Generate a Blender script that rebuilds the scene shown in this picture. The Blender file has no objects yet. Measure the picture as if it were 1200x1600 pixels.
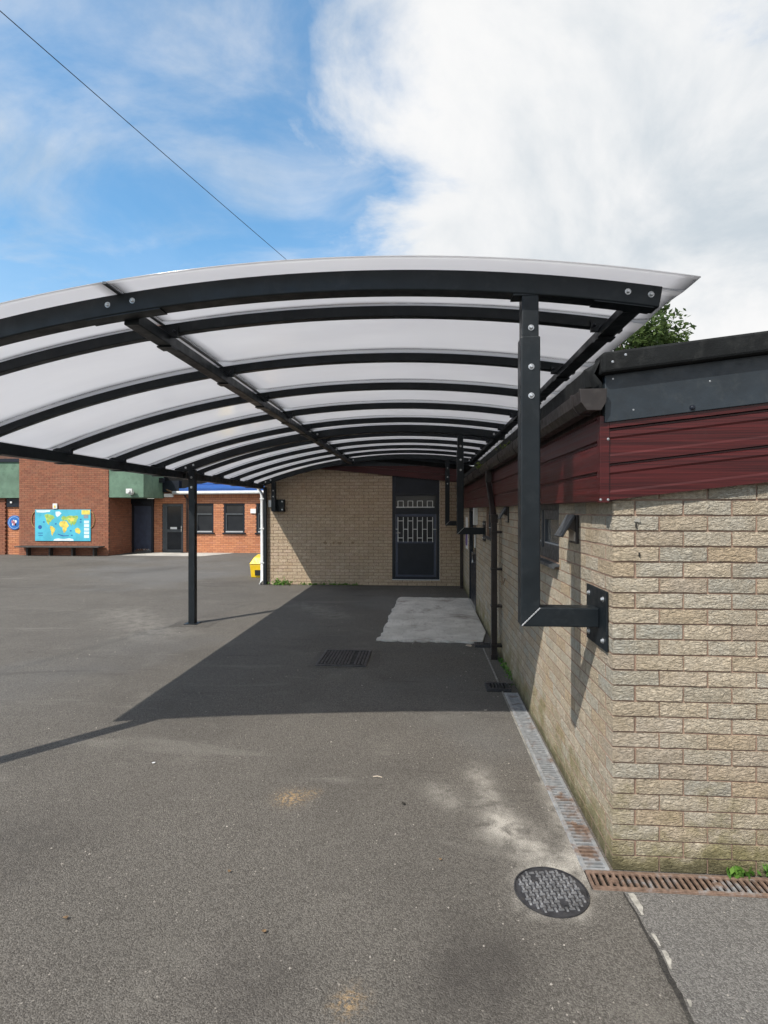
import bpy, bmesh, math, random
from math import radians as R, sin, cos, tan, pi, sqrt, atan2
from mathutils import Vector, Matrix
random.seed(7)
S = bpy.context.scene
col = S.collection

# ------------------------------------------------------------------ camera
cam_d = bpy.data.cameras.new('camera'); cam = bpy.data.objects.new('camera', cam_d); col.objects.link(cam)
cam.location = (0, 0, 1.75); cam.rotation_euler = (R(90), 0, R(4.0))
cam_d.sensor_fit = 'VERTICAL'; cam_d.sensor_height = 36; cam_d.sensor_width = 27
cam_d.lens = 36 * 860 / 1600; cam_d.shift_y = -0.0019
cam_d.clip_start = .05; cam_d.clip_end = 2000
S.camera = cam
S.render.resolution_x, S.render.resolution_y = 768, 1024

# ------------------------------------------------------------------ light
SUN = Vector((-.57, -.69, 1)).normalized()           # towards the sun
sun_d = bpy.data.lights.new('sun', 'SUN'); sun_d.energy = 3.5; sun_d.angle = R(.55); sun_d.color = (1, .945, .86)
sun = bpy.data.objects.new('sun', sun_d); col.objects.link(sun)
sun.rotation_euler = SUN.to_track_quat('Z', 'Y').to_euler(); sun.location = (-6, -8, 12)
S.view_settings.view_transform = 'Standard'; S.view_settings.look = 'None'
S.view_settings.exposure = .68; S.view_settings.gamma = 1; S.view_settings.use_curve_mapping = False

w = bpy.data.worlds.new('World'); S.world = w; w.use_nodes = True
class NT:
    """tiny node-tree helper"""
    def __init__(s, t): s.t = t; t.nodes.clear()
    def n(s, typ, **kw):
        nd = s.t.nodes.new(typ)
        for k, v in kw.items():
            if k == 'inp':
                for a, b in v.items():
                    if isinstance(b, bpy.types.NodeSocket): s.t.links.new(b, nd.inputs[a])
                    else: nd.inputs[a].default_value = b
            else: setattr(nd, k, v)
        return nd
    def l(s, a, b): s.t.links.new(a, b)
    def math(s, op, a, b=0., c=0., clamp=False):
        nd = s.n('ShaderNodeMath', operation=op); nd.use_clamp = clamp
        for i, v in enumerate((a, b, c)):
            if isinstance(v, bpy.types.NodeSocket): s.l(v, nd.inputs[i])
            else: nd.inputs[i].default_value = v
        return nd.outputs[0]
    def mix(s, f, a, b, mode='MIX'):
        nd = s.n('ShaderNodeMix', data_type='RGBA', blend_type=mode)
        for i, v in ((0, f), (6, a), (7, b)):
            if isinstance(v, bpy.types.NodeSocket): s.l(v, nd.inputs[i])
            elif i == 0: nd.inputs[0].default_value = v
            else: nd.inputs[i].default_value = (*v, 1) if len(v) == 3 else v
        return nd.outputs[2]
    def noise(s, vec, scale, detail=4, rough=.55, dist=0.):
        nd = s.n('ShaderNodeTexNoise', inp={'Scale': scale, 'Detail': detail, 'Roughness': rough, 'Distortion': dist})
        if vec is not None: s.l(vec, nd.inputs['Vector'])
        return nd.outputs['Fac']
    def ramp(s, f, lo, hi, a=0., b=1., smooth=True):
        nd = s.n('ShaderNodeMapRange', interpolation_type='SMOOTHSTEP' if smooth else 'LINEAR')
        nd.inputs[1].default_value = lo; nd.inputs[2].default_value = hi
        nd.inputs[3].default_value = a; nd.inputs[4].default_value = b
        s.l(f, nd.inputs[0]); return nd.outputs[0]

def make_world():
    k = NT(w.node_tree)
    sky = k.n('ShaderNodeTexSky', sky_type='NISHITA'); sky.sun_disc = False
    sky.sun_elevation = math.asin(SUN.z); sky.sun_rotation = atan2(SUN.x, SUN.y) % (2 * pi)
    sky.air_density = 1.0; sky.dust_density = .8; sky.ozone_density = 2.0
    tc = k.n('ShaderNodeTexCoord'); d = tc.outputs['Generated']
    sp = k.n('ShaderNodeSeparateXYZ'); k.l(d, sp.inputs[0]); x, y, z = sp.outputs
    zz = k.math('MAXIMUM', z, 0.); zq = k.math('ADD', zz, .35)
    cb = k.n('ShaderNodeCombineXYZ'); k.l(k.math('DIVIDE', x, zq), cb.inputs[0]); k.l(k.math('DIVIDE', y, zq), cb.inputs[1])
    p = cb.outputs[0]
    n1 = k.math('MULTIPLY_ADD', k.math('SUBTRACT', k.noise(p, 2.3, 10, .60, .35), .5), 1.35, .5)
    # a cloud bank to the right, open blue to the left
    bias = k.math('MULTIPLY', k.math('ADD', x, .135), 1.7)
    bias = k.math('MINIMUM', k.math('MAXIMUM', bias, -.30), .42)
    m = k.ramp(k.math('ADD', n1, bias), .42, .78)
    wv = k.n('ShaderNodeVectorMath', operation='MULTIPLY'); k.l(p, wv.inputs[0]); wv.inputs[1].default_value = (1., 1.6, 1)
    wisp = k.ramp(k.noise(wv.outputs[0], 2.6, 8, .58, .5), .38, .82, .11, .74)
    low = k.ramp(z, .02, .60, .52, 0)
    wm = k.math('MAXIMUM', wisp, low)
    mask = k.math('MAXIMUM', m, wm)
    sh = k.noise(p, 1.6, 8, .6, .5)
    ccol = k.mix(k.ramp(sh, .30, .60), (.62, .695, .76), (1.0, 1.0, 1.0))
    skyc = k.n('ShaderNodeHueSaturation', inp={'Hue': .487, 'Saturation': 1.3, 'Value': 1., 'Color': sky.outputs[0]})
    b1 = k.n('ShaderNodeBackground', inp={'Color': skyc.outputs[0], 'Strength': .15})
    b2 = k.n('ShaderNodeBackground', inp={'Color': ccol, 'Strength': .60})
    mx = k.n('ShaderNodeMixShader'); k.l(mask, mx.inputs[0]); k.l(b1.outputs[0], mx.inputs[1]); k.l(b2.outputs[0], mx.inputs[2])
    o = k.n('ShaderNodeOutputWorld'); k.l(mx.outputs[0], o.inputs[0])
make_world()

# ------------------------------------------------------------------ materials
MATS = {}
def base(name):
    m = bpy.data.materials.new(name); m.use_nodes = True; k = NT(m.node_tree)
    bs = k.n('ShaderNodeBsdfPrincipled'); o = k.n('ShaderNodeOutputMaterial'); k.l(bs.outputs[0], o.inputs[0])
    MATS[name] = m
    return m, k, bs
def setp(k, bs, **kw):
    for a, v in kw.items():
        a = {'color': 'Base Color', 'rough': 'Roughness', 'metal': 'Metallic', 'spec': 'Specular IOR Level', 'coat': 'Coat Weight', 'normal': 'Normal'}[a]
        if isinstance(v, bpy.types.NodeSocket): k.l(v, bs.inputs[a])
        elif a == 'Base Color': bs.inputs[a].default_value = (*v, 1)
        else: bs.inputs[a].default_value = v
def bump(k, h, strength=.4, dist=.01, normal=None):
    b = k.n('ShaderNodeBump', inp={'Strength': strength, 'Distance': dist, 'Height': h})
    if normal: k.l(normal, b.inputs['Normal'])
    return b.outputs[0]
def pos(k): return k.n('ShaderNodeNewGeometry').outputs['Position']

def simple(name, c, rough=.5, metal=0., var=.12, scale=6., bmp=0., bscale=80., spec=.5, dirt=None, dirt_amt=.5, obj=False):
    m, k, bs = base(name)
    P = k.n('ShaderNodeTexCoord').outputs['Object'] if obj else pos(k)
    n = k.noise(P, scale, 5, .6)
    c2 = tuple(min(1, x * (1 + var)) for x in c); c1 = tuple(x * (1 - var) for x in c)
    cc = k.mix(k.ramp(n, .3, .7), c1, c2)
    if dirt:
        dn = k.noise(P, scale * 2.3, 7, .65, .4)
        cc = k.mix(k.ramp(dn, .5, .72, 0, dirt_amt), cc, dirt)
    rn = k.ramp(k.noise(P, scale * 3, 4), .3, .7, max(.02, rough - .09), min(1, rough + .09))
    setp(k, bs, color=cc, rough=rn, metal=metal, spec=spec)
    if bmp: setp(k, bs, normal=bump(k, k.noise(P, bscale, 4, .6), bmp, .004))
    return m

simple('steel', (.0080, .0112, .0138), .42, 0, .2, 4, .05, 300, spec=.30, dirt=(.021, .025, .028), dirt_amt=.55)            # anthracite powder coat
simple('galv', (.55, .56, .57), .32, .9, .2, 30)
simple('weld', (.6, .6, .6), .3, .8, .3, 200, .5, 300)
simple('navy', (.009, .012, .019), .38, 0, .2, 5, spec=.35)
simple('door_blue', (.035, .045, .075), .4, 0, .2, 4)
simple('grey_frame', (.05, .055, .06), .4, 0, .15, 8)
simple('white_metal', (.62, .63, .62), .45, 0, .06, 8, dirt=(.35, .33, .29), dirt_amt=.35)
simple('white_sign', (.75, .75, .73), .5, 0, .05, 6)
simple('green_render', (.11, .185, .13), .85, 0, .16, 2.2, .3, 60, dirt=(.07, .12, .085), dirt_amt=.6)
simple('blue_roof', (.018, .075, .27), .4, 0, .12, 2)
simple('roof_felt', (.008, .009, .0095), .8, 0, .3, 5, .5, 120, spec=.2, dirt=(.03, .031, .030))
simple('flashing', (.015, .022, .029), .45, .0, .22, 7, .15, 40, dirt=(.045, .052, .055), dirt_amt=.35)
simple('gutter_brown', (.022, .017, .0155), .38, 0, .25, 9, .05, 100, dirt=(.05, .045, .04), dirt_amt=.4)
simple('pipe_brown', (.020, .0135, .012), .38, 0, .25, 9, dirt=(.05, .04, .035), dirt_amt=.3)
simple('yellow_bin', (.72, .48, .012), .45, 0, .1, 5, dirt=(.35, .25, .05), dirt_amt=.35)
simple('iron', (.055, .055, .06), .5, .5, .3, 14, .3, 150, dirt=(.11, .10, .09), dirt_amt=.5)
simple('iron_worn', (.24, .24, .245), .45, .6, .3, 14, .3, 150, dirt=(.12, .11, .10), dirt_amt=.5)
simple('bench_wood', (.045, .040, .036), .75, 0, .3, 6)
simple('near_black', (.006, .006, .006), .7, 0, .2, 5)  # near black, also for sheets that stand for unlit depth
simple('soil_shade', (.02, .017, .013), .95, 0, .4, 30, .8, 90)  # dark earth; also the painted shade of wall holes and drain channel
simple('concrete_pad', (.42, .405, .37), .9, 0, .2, 1.5, .4, 90, dirt=(.19, .17, .15), dirt_amt=.6)
simple('cement', (.30, .285, .25), .95, 0, .3, 30, .5, 200, dirt=(.15, .14, .12), dirt_amt=.8)
simple('edging', (.20, .19, .17), .95, 0, .3, 12, .5, 120)
simple('leaf_brown', (.16, .10, .05), .8, 0, .4, 60)
simple('leaf_pale', (.45, .38, .30), .8, 0, .2, 60)
simple('paper', (.7, .7, .72), .6, 0, .05, 60)
simple('stone', (.26, .235, .205), .8, 0, .5, 25)
simple('timber', (.10, .075, .055), .85, 0, .3, 6, .4, 60)
simple('rubber_cable', (.012, .012, .013), .6)
simple('map_sea', (.075, .42, .55), .35, 0, .12, 2.5)
simple('map_white', (.62, .74, .78), .35, 0, .1, 5)
simple('map_green', (.30, .48, .11), .4, 0, .3, 7, dirt=(.62, .50, .10), dirt_amt=.9)
simple('map_yellow', (.68, .53, .10), .4, 0, .25, 7, dirt=(.35, .46, .12), dirt_amt=.7)
simple('map_blue', (.02, .10, .33), .4)
simple('map_grey', (.25, .27, .30), .4)
simple('rope_gold', (.36, .22, .08), .7)
simple('sign_blue', (.02, .13, .42), .35)
simple('sign_ring', (.25, .42, .68), .35)
simple('sign_pink', (.45, .18, .25), .4)
simple('purple', (.12, .06, .28), .5)
simple('blind', (.40, .41, .42), .55, 0, .05, 3)
simple('chrome', (.6, .6, .6), .25, 1.)
simple('soot', (.25, .175, .11), .9)

def mat_glass():
    m, k, bs = base('dark_glass')
    n = k.noise(pos(k), 2.2, 3)
    setp(k, bs, color=k.mix(n, (.012, .014, .017), (.035, .038, .042)), rough=.06, spec=.25)
mat_glass()
simple('blind_glass', (.13, .128, .118), .12, 0, .1, 3)
def mat_sheet():
    m, k, bs = base('opal_sheet')
    k.t.nodes.remove(bs); o = [n for n in k.t.nodes if n.type == 'OUTPUT_MATERIAL'][0]
    P = pos(k); mpp = k.n('ShaderNodeMapping', inp={'Scale': (.5, 2.2, 1)}); k.l(P, mpp.inputs[0]); n = k.noise(mpp.outputs[0], 1.1, 6, .62)
    tr = k.n('ShaderNodeBsdfTranslucent', inp={'Color': k.mix(k.ramp(n, .3, .7), (.82, .815, .83), (.875, .87, .88))})
    df = k.n('ShaderNodeBsdfDiffuse', inp={'Color': (.72, .72, .73, 1)})
    gl = k.n('ShaderNodeBsdfGlossy', inp={'Roughness': .12, 'Color': (1, 1, 1, 1)})
    nb = bump(k, k.noise(P, 1.7, 3, .5), .12, .05); k.l(nb, gl.inputs['Normal'])
    m1 = k.n('ShaderNodeMixShader', inp={0: .22}); k.l(tr.outputs[0], m1.inputs[1]); k.l(df.outputs[0], m1.inputs[2])
    fr = k.n('ShaderNodeFresnel', inp={'IOR': 1.45})
    m2 = k.n('ShaderNodeMixShader'); k.l(k.math('MULTIPLY', fr.outputs[0], .8), m2.inputs[0]); k.l(m1.outputs[0], m2.inputs[1]); k.l(gl.outputs[0], m2.inputs[2])
    k.l(m2.outputs[0], o.inputs[0])
mat_sheet()

def brick_mat(name, pal, attr, rough_amp=1., moss=True, wash=None, bscale=70., dk=1.):
    """pal: list of colours; attr: read the mesh attribute 'rnd' (joined bricks) or the object's random"""
    m, k, bs = base(name); P = pos(k)
    if attr: r = k.n('ShaderNodeAttribute', attribute_name='rnd').outputs['Fac']
    else: r = k.n('ShaderNodeObjectInfo').outputs['Random']
    cr = k.n('ShaderNodeValToRGB'); cr.color_ramp.interpolation = 'LINEAR'
    e = cr.color_ramp.elements
    while len(e) < len(pal): e.new(.5)
    for i, c in enumerate(pal): e[i].position = i / (len(pal) - 1); e[i].color = (*c, 1)
    k.l(r, cr.inputs[0]); c = cr.outputs[0]
    n1 = k.noise(P, 9, 6, .65)
    c = k.mix(k.ramp(n1, .3, .7, 0, .45 * dk), c, (.42, .32, .19))
    n2 = k.noise(P, 55, 5, .7)
    c = k.mix(k.ramp(n2, .35, .62, .60 * dk, 0), c, (.19, .155, .115), 'MIX')
    big = k.noise(P, 1.1, 5, .6)
    c = k.mix(k.ramp(big, .45, .75, 0, .28 * dk), c, (.27, .225, .175))
    if wash: c = k.mix(k.ramp(k.noise(P, 3, 5, .6), .55, .8, 0, .5), c, wash)
    if moss:
        sz = k.n('ShaderNodeSeparateXYZ'); k.l(P, sz.inputs[0])
        mz = k.math('ADD', k.ramp(sz.outputs[2], .0, .62, 1, 0, False), k.math('MULTIPLY', k.math('SUBTRACT', k.noise(P, 4.5, 6, .65), .5), 1.5))
        c = k.mix(k.ramp(mz, .42, .95, 0, .7), c, (.17, .155, .05))
        mz2 = k.math('ADD', k.ramp(sz.outputs[2], .0, .20, 1, 0, False), k.math('MULTIPLY', k.math('SUBTRACT', k.noise(P, 9, 6, .65), .5), 1.2))
        c = k.mix(k.ramp(mz2, .45, 1., 0, .75), c, (.06, .055, .03))
    setp(k, bs, color=c, rough=.92, spec=.25)
    mp = k.n('ShaderNodeMapping', inp={'Scale': (1, 1, 2.1)}); k.l(P, mp.inputs[0])
    h = k.noise(mp.outputs[0], bscale, 5, .62, .8)
    h2 = k.noise(mp.outputs[0], bscale * 2.6, 3, .6)
    hh = k.math('ADD', k.ramp(h, .3, .7), k.math('MULTIPLY', h2, .5))
    setp(k, bs, normal=bump(k, hh, 1., .007 * rough_amp))
    return m
BUFF = [(.47, .395, .295), (.56, .48, .365), (.48, .455, .385), (.60, .515, .395), (.42, .41, .355), (.51, .40, .275), (.57, .50, .405), (.43, .36, .28)]
brick_mat('buff_brick', BUFF, False, 1.35, bscale=38., dk=.75)
brick_mat('buff_brick_joined', BUFF, True, 1., dk=.75)
FARB = [(.56, .44, .315), (.62, .49, .355), (.53, .40, .28), (.59, .45, .34)]
brick_mat('buff_brick_far', FARB, True, .8, False, (.42, .27, .16), 40)
brick_mat('red_brick', [(.25, .085, .05), (.30, .105, .06), (.21, .07, .043), (.28, .10, .062)], True, .4, False, (.27, .11, .07), 30, .35)
brick_mat('orange_brick', [(.50, .195, .095), (.58, .245, .125), (.44, .16, .08), (.54, .235, .14)], True, .4, False, (.6, .27, .15), 30, .25)
simple('mortar', (.25, .17, .125), .95, 0, .25, 8, .8, 160)
simple('mortar_soot', (.13, .07, .05), .95, 0, .25, 8)
simple('mortar_dark', (.20, .13, .09), .95, 0, .25, 8, .6, 120)

def mat_fascia():
    m, k, bs = base('maroon_upvc'); P = pos(k)
    def grain(scale):
        mp = k.n('ShaderNodeMapping', inp={'Scale': scale}); k.l(P, mp.inputs[0]); return k.noise(mp.outputs[0], 1., 5, .6, .3)
    g = grain((1.5, 1.5, 120.))
    c = k.mix(k.ramp(g, .35, .68), (.029, .0032, .0036), (.076, .0088, .0090))
    c = k.mix(k.ramp(k.noise(P, 4, 6, .65), .55, .8, 0, .35), c, (.055, .022, .02))
    setp(k, bs, color=c, rough=k.ramp(g, .3, .7, .30, .42), spec=.4, normal=bump(k, g, .25, .003))
mat_fascia()

def mat_ground(name, base_a, base_b, use_attr):
    m, k, bs = base(name); P = pos(k)
    v = k.n('ShaderNodeTexVoronoi', inp={'Scale': 165., 'Randomness': 1.}); k.l(P, v.inputs['Vector'])
    cell = k.n('ShaderNodeSeparateColor'); k.l(v.outputs['Color'], cell.inputs[0])
    agg = cell.outputs[0]
    c = k.mix(k.ramp(agg, .0, 1., 0, 1), base_a, base_b)
    f = k.noise(P, 230, 4, .75)
    c = k.mix(k.ramp(f, .36, .54, .7, 0), c, tuple(x * .35 for x in base_a))
    # single pale and dark chippings
    v2 = k.n('ShaderNodeTexVoronoi', inp={'Scale': 62., 'Randomness': 1.}); k.l(P, v2.inputs['Vector'])
    c2 = k.n('ShaderNodeSeparateColor'); k.l(v2.outputs['Color'], c2.inputs[0])
    spot = k.math('MULTIPLY', k.math('GREATER_THAN', c2.outputs[0], .975), k.math('LESS_THAN', v2.outputs['Distance'], .26))
    c = k.mix(k.math('MULTIPLY', spot, .6), c, (.42, .38, .33))
    # big stains
    b1 = k.noise(P, .55, 6, .6, .3); b2 = k.noise(P, 1.7, 6, .62, .4); b3 = k.noise(P, .17, 4, .55)
    c = k.mix(k.ramp(b1, .40, .72, 0, .34), c, tuple(x * .52 for x in base_a))
    c = k.mix(k.ramp(b2, .54, .78, 0, .32), c, (.205, .19, .165))
    c = k.mix(k.ramp(b3, .48, .62, 0, .30), c, (.155, .16, .165))
    ms = k.n('ShaderNodeMapping', inp={'Scale': (.45, 1.9, 1), 'Rotation': (0, 0, .25)}); k.l(P, ms.inputs[0])
    st = k.noise(ms.outputs[0], 1.3, 7, .66, .6)
    c = k.mix(k.ramp(st, .57, .74, 0, .45), c, tuple(x * .5 for x in base_a))
    c = k.mix(k.ramp(st, .42, .28, 0, .30), c, (.23, .215, .19))
    vg = k.n('ShaderNodeTexVoronoi', inp={'Scale': 2.1, 'Randomness': 1.}); k.l(P, vg.inputs['Vector'])
    cg = k.n('ShaderNodeSeparateColor'); k.l(vg.outputs['Color'], cg.inputs[0])
    wob = k.math('MULTIPLY_ADD', k.noise(P, 30, 3), .05, .018)
    gum = k.math('MULTIPLY', k.math('GREATER_THAN', cg.outputs[1], .62), k.math('LESS_THAN', vg.outputs['Distance'], wob))
    c = k.mix(k.math('MULTIPLY', gum, .5), c, (.06, .055, .05))
    if use_attr:
        def at(nm): return k.n('ShaderNodeAttribute', attribute_name=nm).outputs['Fac']
        br = k.noise(P, 6.5, 7, .68, .3); fine = k.noise(P, 170, 3, .6)
        pm = k.math('MULTIPLY', at('pale'), k.ramp(br, .33, .64, .12, 1.25))
        pm = k.math('MULTIPLY', pm, k.ramp(fine, .38, .58, .45, 1.05), clamp=True)
        c = k.mix(pm, c, (.40, .375, .33))
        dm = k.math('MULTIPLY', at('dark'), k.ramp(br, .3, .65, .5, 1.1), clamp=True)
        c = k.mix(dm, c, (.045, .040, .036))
        om = k.math('MULTIPLY', at('ochre'), k.ramp(k.noise(P, 45, 5, .7), .42, .64, 0, .8), clamp=True)
        c = k.mix(om, c, (.50, .32, .14))
    setp(k, bs, color=c, rough=.93, spec=.25)
    hh = k.math('ADD', k.math('MULTIPLY', v.outputs['Distance'], -1.1), k.math('MULTIPLY', f, .9))
    setp(k, bs, normal=bump(k, hh, .7, .005))
mat_ground('tarmac', (.084, .076, .066), (.178, .163, .143), True)
mat_ground('tarmac_path', (.110, .104, .096), (.222, .211, .196), False)
mat_ground('tar', (.032, .030, .028), (.06, .056, .05), False)
mat_ground('tarmac_patch', (.076, .069, .060), (.155, .142, .125), False)

def mat_slab():
    m, k, bs = base('slab_concrete'); P = pos(k)
    n = k.noise(P, 2.2, 7, .65, .3)
    mp = k.n('ShaderNodeMapping', inp={'Scale': (14, 2.5, 1)}); k.l(P, mp.inputs[0])
    br = k.noise(mp.outputs[0], 2., 5, .65)
    c = k.mix(k.ramp(n, .3, .7), (.42, .40, .36), (.60, .575, .53))
    c = k.mix(k.ramp(br, .5, .75, 0, .5), c, (.27, .24, .21))
    dd = k.noise(P, 1.3, 6, .68, .5)
    c = k.mix(k.ramp(dd, .50, .70, 0, .75), c, (.16, .13, .11))
    setp(k, bs, color=c, rough=.92, normal=bump(k, k.noise(P, 70, 5, .6), .5, .005))
mat_slab()

def mat_grate(name, rust):
    m, k, bs = base(name); P = pos(k)
    n = k.noise(P, 7, 7, .65, .4)
    ga = k.mix(k.ramp(k.noise(P, 25, 4), .3, .7), (.30, .31, .32), (.45, .46, .47))
    ru = k.mix(k.ramp(k.noise(P, 40, 5, .7), .3, .7), (.100, .064, .046), (.21, .142, .105))
    f = k.ramp(n, *rust)
    setp(k, bs, color=k.mix(f, ga, ru), rough=.55, metal=k.math('MULTIPLY', k.math('SUBTRACT', 1., f), .55), normal=bump(k, k.noise(P, 160, 4), .25, .002))
mat_grate('grate_rusty', (.30, .48)); mat_grate('grate_galv', (.52, .70)); mat_grate('grate_mid', (.42, .60))

def mat_leaf(name, a, b):
    m, k, bs = base(name)
    r = k.n('ShaderNodeAttribute', attribute_name='rnd').outputs['Fac']
    c = k.mix(r, a, b); setp(k, bs, color=c, rough=.6, spec=.3)
    tl = k.n('ShaderNodeBsdfTranslucent'); k.l(c, tl.inputs[0])
    mx = k.n('ShaderNodeMixShader', inp={0: .35}); k.l(bs.outputs[0], mx.inputs[1]); k.l(tl.outputs[0], mx.inputs[2])
    o = [n for n in k.t.nodes if n.type == 'OUTPUT_MATERIAL'][0]; k.l(mx.outputs[0], o.inputs[0])
mat_leaf('leaf_tree', (.035, .065, .018), (.10, .15, .04))
mat_leaf('leaf_weed', (.05, .13, .02), (.14, .27, .045))
mat_leaf('moss', (.05, .08, .015), (.13, .17, .03))

# ------------------------------------------------------------------ builders
class MB:
    def __init__(s): s.v = []; s.f = []; s.r = []
    def add(s, vs, fs, rnd=None):
        o = len(s.v); s.v += [tuple(v) for v in vs]; s.f += [tuple(i + o for i in f) for f in fs]
        s.r += [random.random() if rnd is None else rnd] * len(fs); return s
    def box(s, x0, x1, y0, y1, z0, z1, rnd=None):
        return s.add([(x0, y0, z0), (x1, y0, z0), (x1, y1, z0), (x0, y1, z0), (x0, y0, z1), (x1, y0, z1), (x1, y1, z1), (x0, y1, z1)],
                     [(0, 3, 2, 1), (4, 5, 6, 7), (0, 1, 5, 4), (1, 2, 6, 5), (2, 3, 7, 6), (3, 0, 4, 7)], rnd)
    def hexa(s, c8):   # 4 bottom ccw + 4 top ccw
        return s.add(c8, [(0, 3, 2, 1), (4, 5, 6, 7), (0, 1, 5, 4), (1, 2, 6, 5), (2, 3, 7, 6), (3, 0, 4, 7)])
    def prism(s, poly, axis, a, b):
        """poly: 2-D points extruded along axis 'x','y','z' from a to b"""
        n = len(poly)
        def P(p, t): return {'x': (t, p[0], p[1]), 'y': (p[0], t, p[1]), 'z': (p[0], p[1], t)}[axis]
        vs = [P(p, a) for p in poly] + [P(p, b) for p in poly]
        fs = [tuple(range(n))[::-1], tuple(range(n, 2 * n))] + [(i, (i + 1) % n, n + (i + 1) % n, n + i) for i in range(n)]
        return s.add(vs, fs)
    def tube(s, pts, rad, n=8, cap=True):
        pts = [Vector(p) for p in pts]; rs = rad if isinstance(rad, (list, tuple)) else [rad] * len(pts)
        vs = []; up = Vector((0, 0, 1))
        for i, p in enumerate(pts):
            t = (pts[min(i + 1, len(pts) - 1)] - pts[max(i - 1, 0)]).normalized()
            a = t.cross(up if abs(t.z) < .95 else Vector((1, 0, 0))).normalized(); b = t.cross(a)
            for j in range(n):
                q = 2 * pi * (j + .5) / n; vs.append(p + (a * cos(q) + b * sin(q)) * rs[i])
        fs = [(i * n + j, i * n + (j + 1) % n, (i + 1) * n + (j + 1) % n, (i + 1) * n + j) for i in range(len(pts) - 1) for j in range(n)]
        if cap: fs += [tuple(range(n))[::-1], tuple(range((len(pts) - 1) * n, len(pts) * n))]
        return s.add(vs, fs)
    def dome(s, c, axis, r, h, n=10):
        """bolt head: low dome on a washer"""
        ax = Vector(axis).normalized(); a = ax.orthogonal().normalized(); b = ax.cross(a); c = Vector(c)
        prof = [(1.5, 0), (1.5, .12), (1., .12), (1., .6), (.6, 1.), (0.02, 1.05)]
        vs = [c + (a * cos(2 * pi * j / n) + b * sin(2 * pi * j / n)) * r * q + ax * h * z for q, z in prof for j in range(n)]
        fs = [(i * n + j, i * n + (j + 1) % n, (i + 1) * n + (j + 1) % n, (i + 1) * n + j) for i in range(len(prof) - 1) for j in range(n)]
        fs.append(tuple(range((len(prof) - 1) * n, len(prof) * n)))
        return s.add(vs, fs)
    def build(s, name, mat, parent=None, bevel=0, smooth=False, rnd=False):
        me = bpy.data.meshes.new(name); me.from_pydata(s.v, [], s.f); me.update()
        bm = bmesh.new(); bm.from_mesh(me); bmesh.ops.recalc_face_normals(bm, faces=bm.faces); bm.to_mesh(me); bm.free()
        if rnd:
            at = me.attributes.new('rnd', 'FLOAT', 'FACE'); at.data.foreach_set('value', s.r)
        me.materials.append(MATS[mat])
        if smooth:
            for p in me.polygons: p.use_smooth = True
        o = bpy.data.objects.new(name, me); col.objects.link(o)
        if parent: o.parent = parent
        if bevel:
            b = o.modifiers.new('bevel', 'BEVEL'); b.width = bevel; b.segments = 2; b.limit_method = 'ANGLE'; b.angle_limit = R(40)
        return o
def B(): return MB()
def part(name, mat, parent, *boxes, bevel=0):
    m = B()
    for b in boxes: m.box(*b)
    return m.build(name, mat, parent, bevel)
def tag(o, label=None, cat=None, group=None, kind=None):
    if label: o['label'] = label
    if cat: o['category'] = cat
    if group: o['group'] = group
    if kind: o['kind'] = kind
    return o
def empty(name, loc, label, cat, group=None):
    o = bpy.data.objects.new(name, None); col.objects.link(o); o.location = loc; o.empty_display_size = .1
    return tag(o, label, cat, group)
_upd = []
def fix_parents():
    """children were modelled in world coordinates: cancel the parent's offset"""
    for o in col.objects:
        if o.parent:
            p = o.parent; off = Vector(p.location)
            while p.parent: p = p.parent; off += Vector(p.location)
            _upd.append((o, off))
    for o, off in _upd:
        o.matrix_parent_inverse = Matrix.Translation(-off) if o.parent.parent is None else Matrix.Identity(4)

# ------------------------------------------------------------------ ground
XC, YC = .921, 2.744            # near corner of the right-hand building
YF = 12.75                      # face of the end wall
XL = -3.72                      # left end of the end wall
DX0, DX1 = .780, .908           # channel drain beside the wall
DY0, DY1 = 2.600, 2.732         # channel drain in front of the wall
DEND = 5.33

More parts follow.
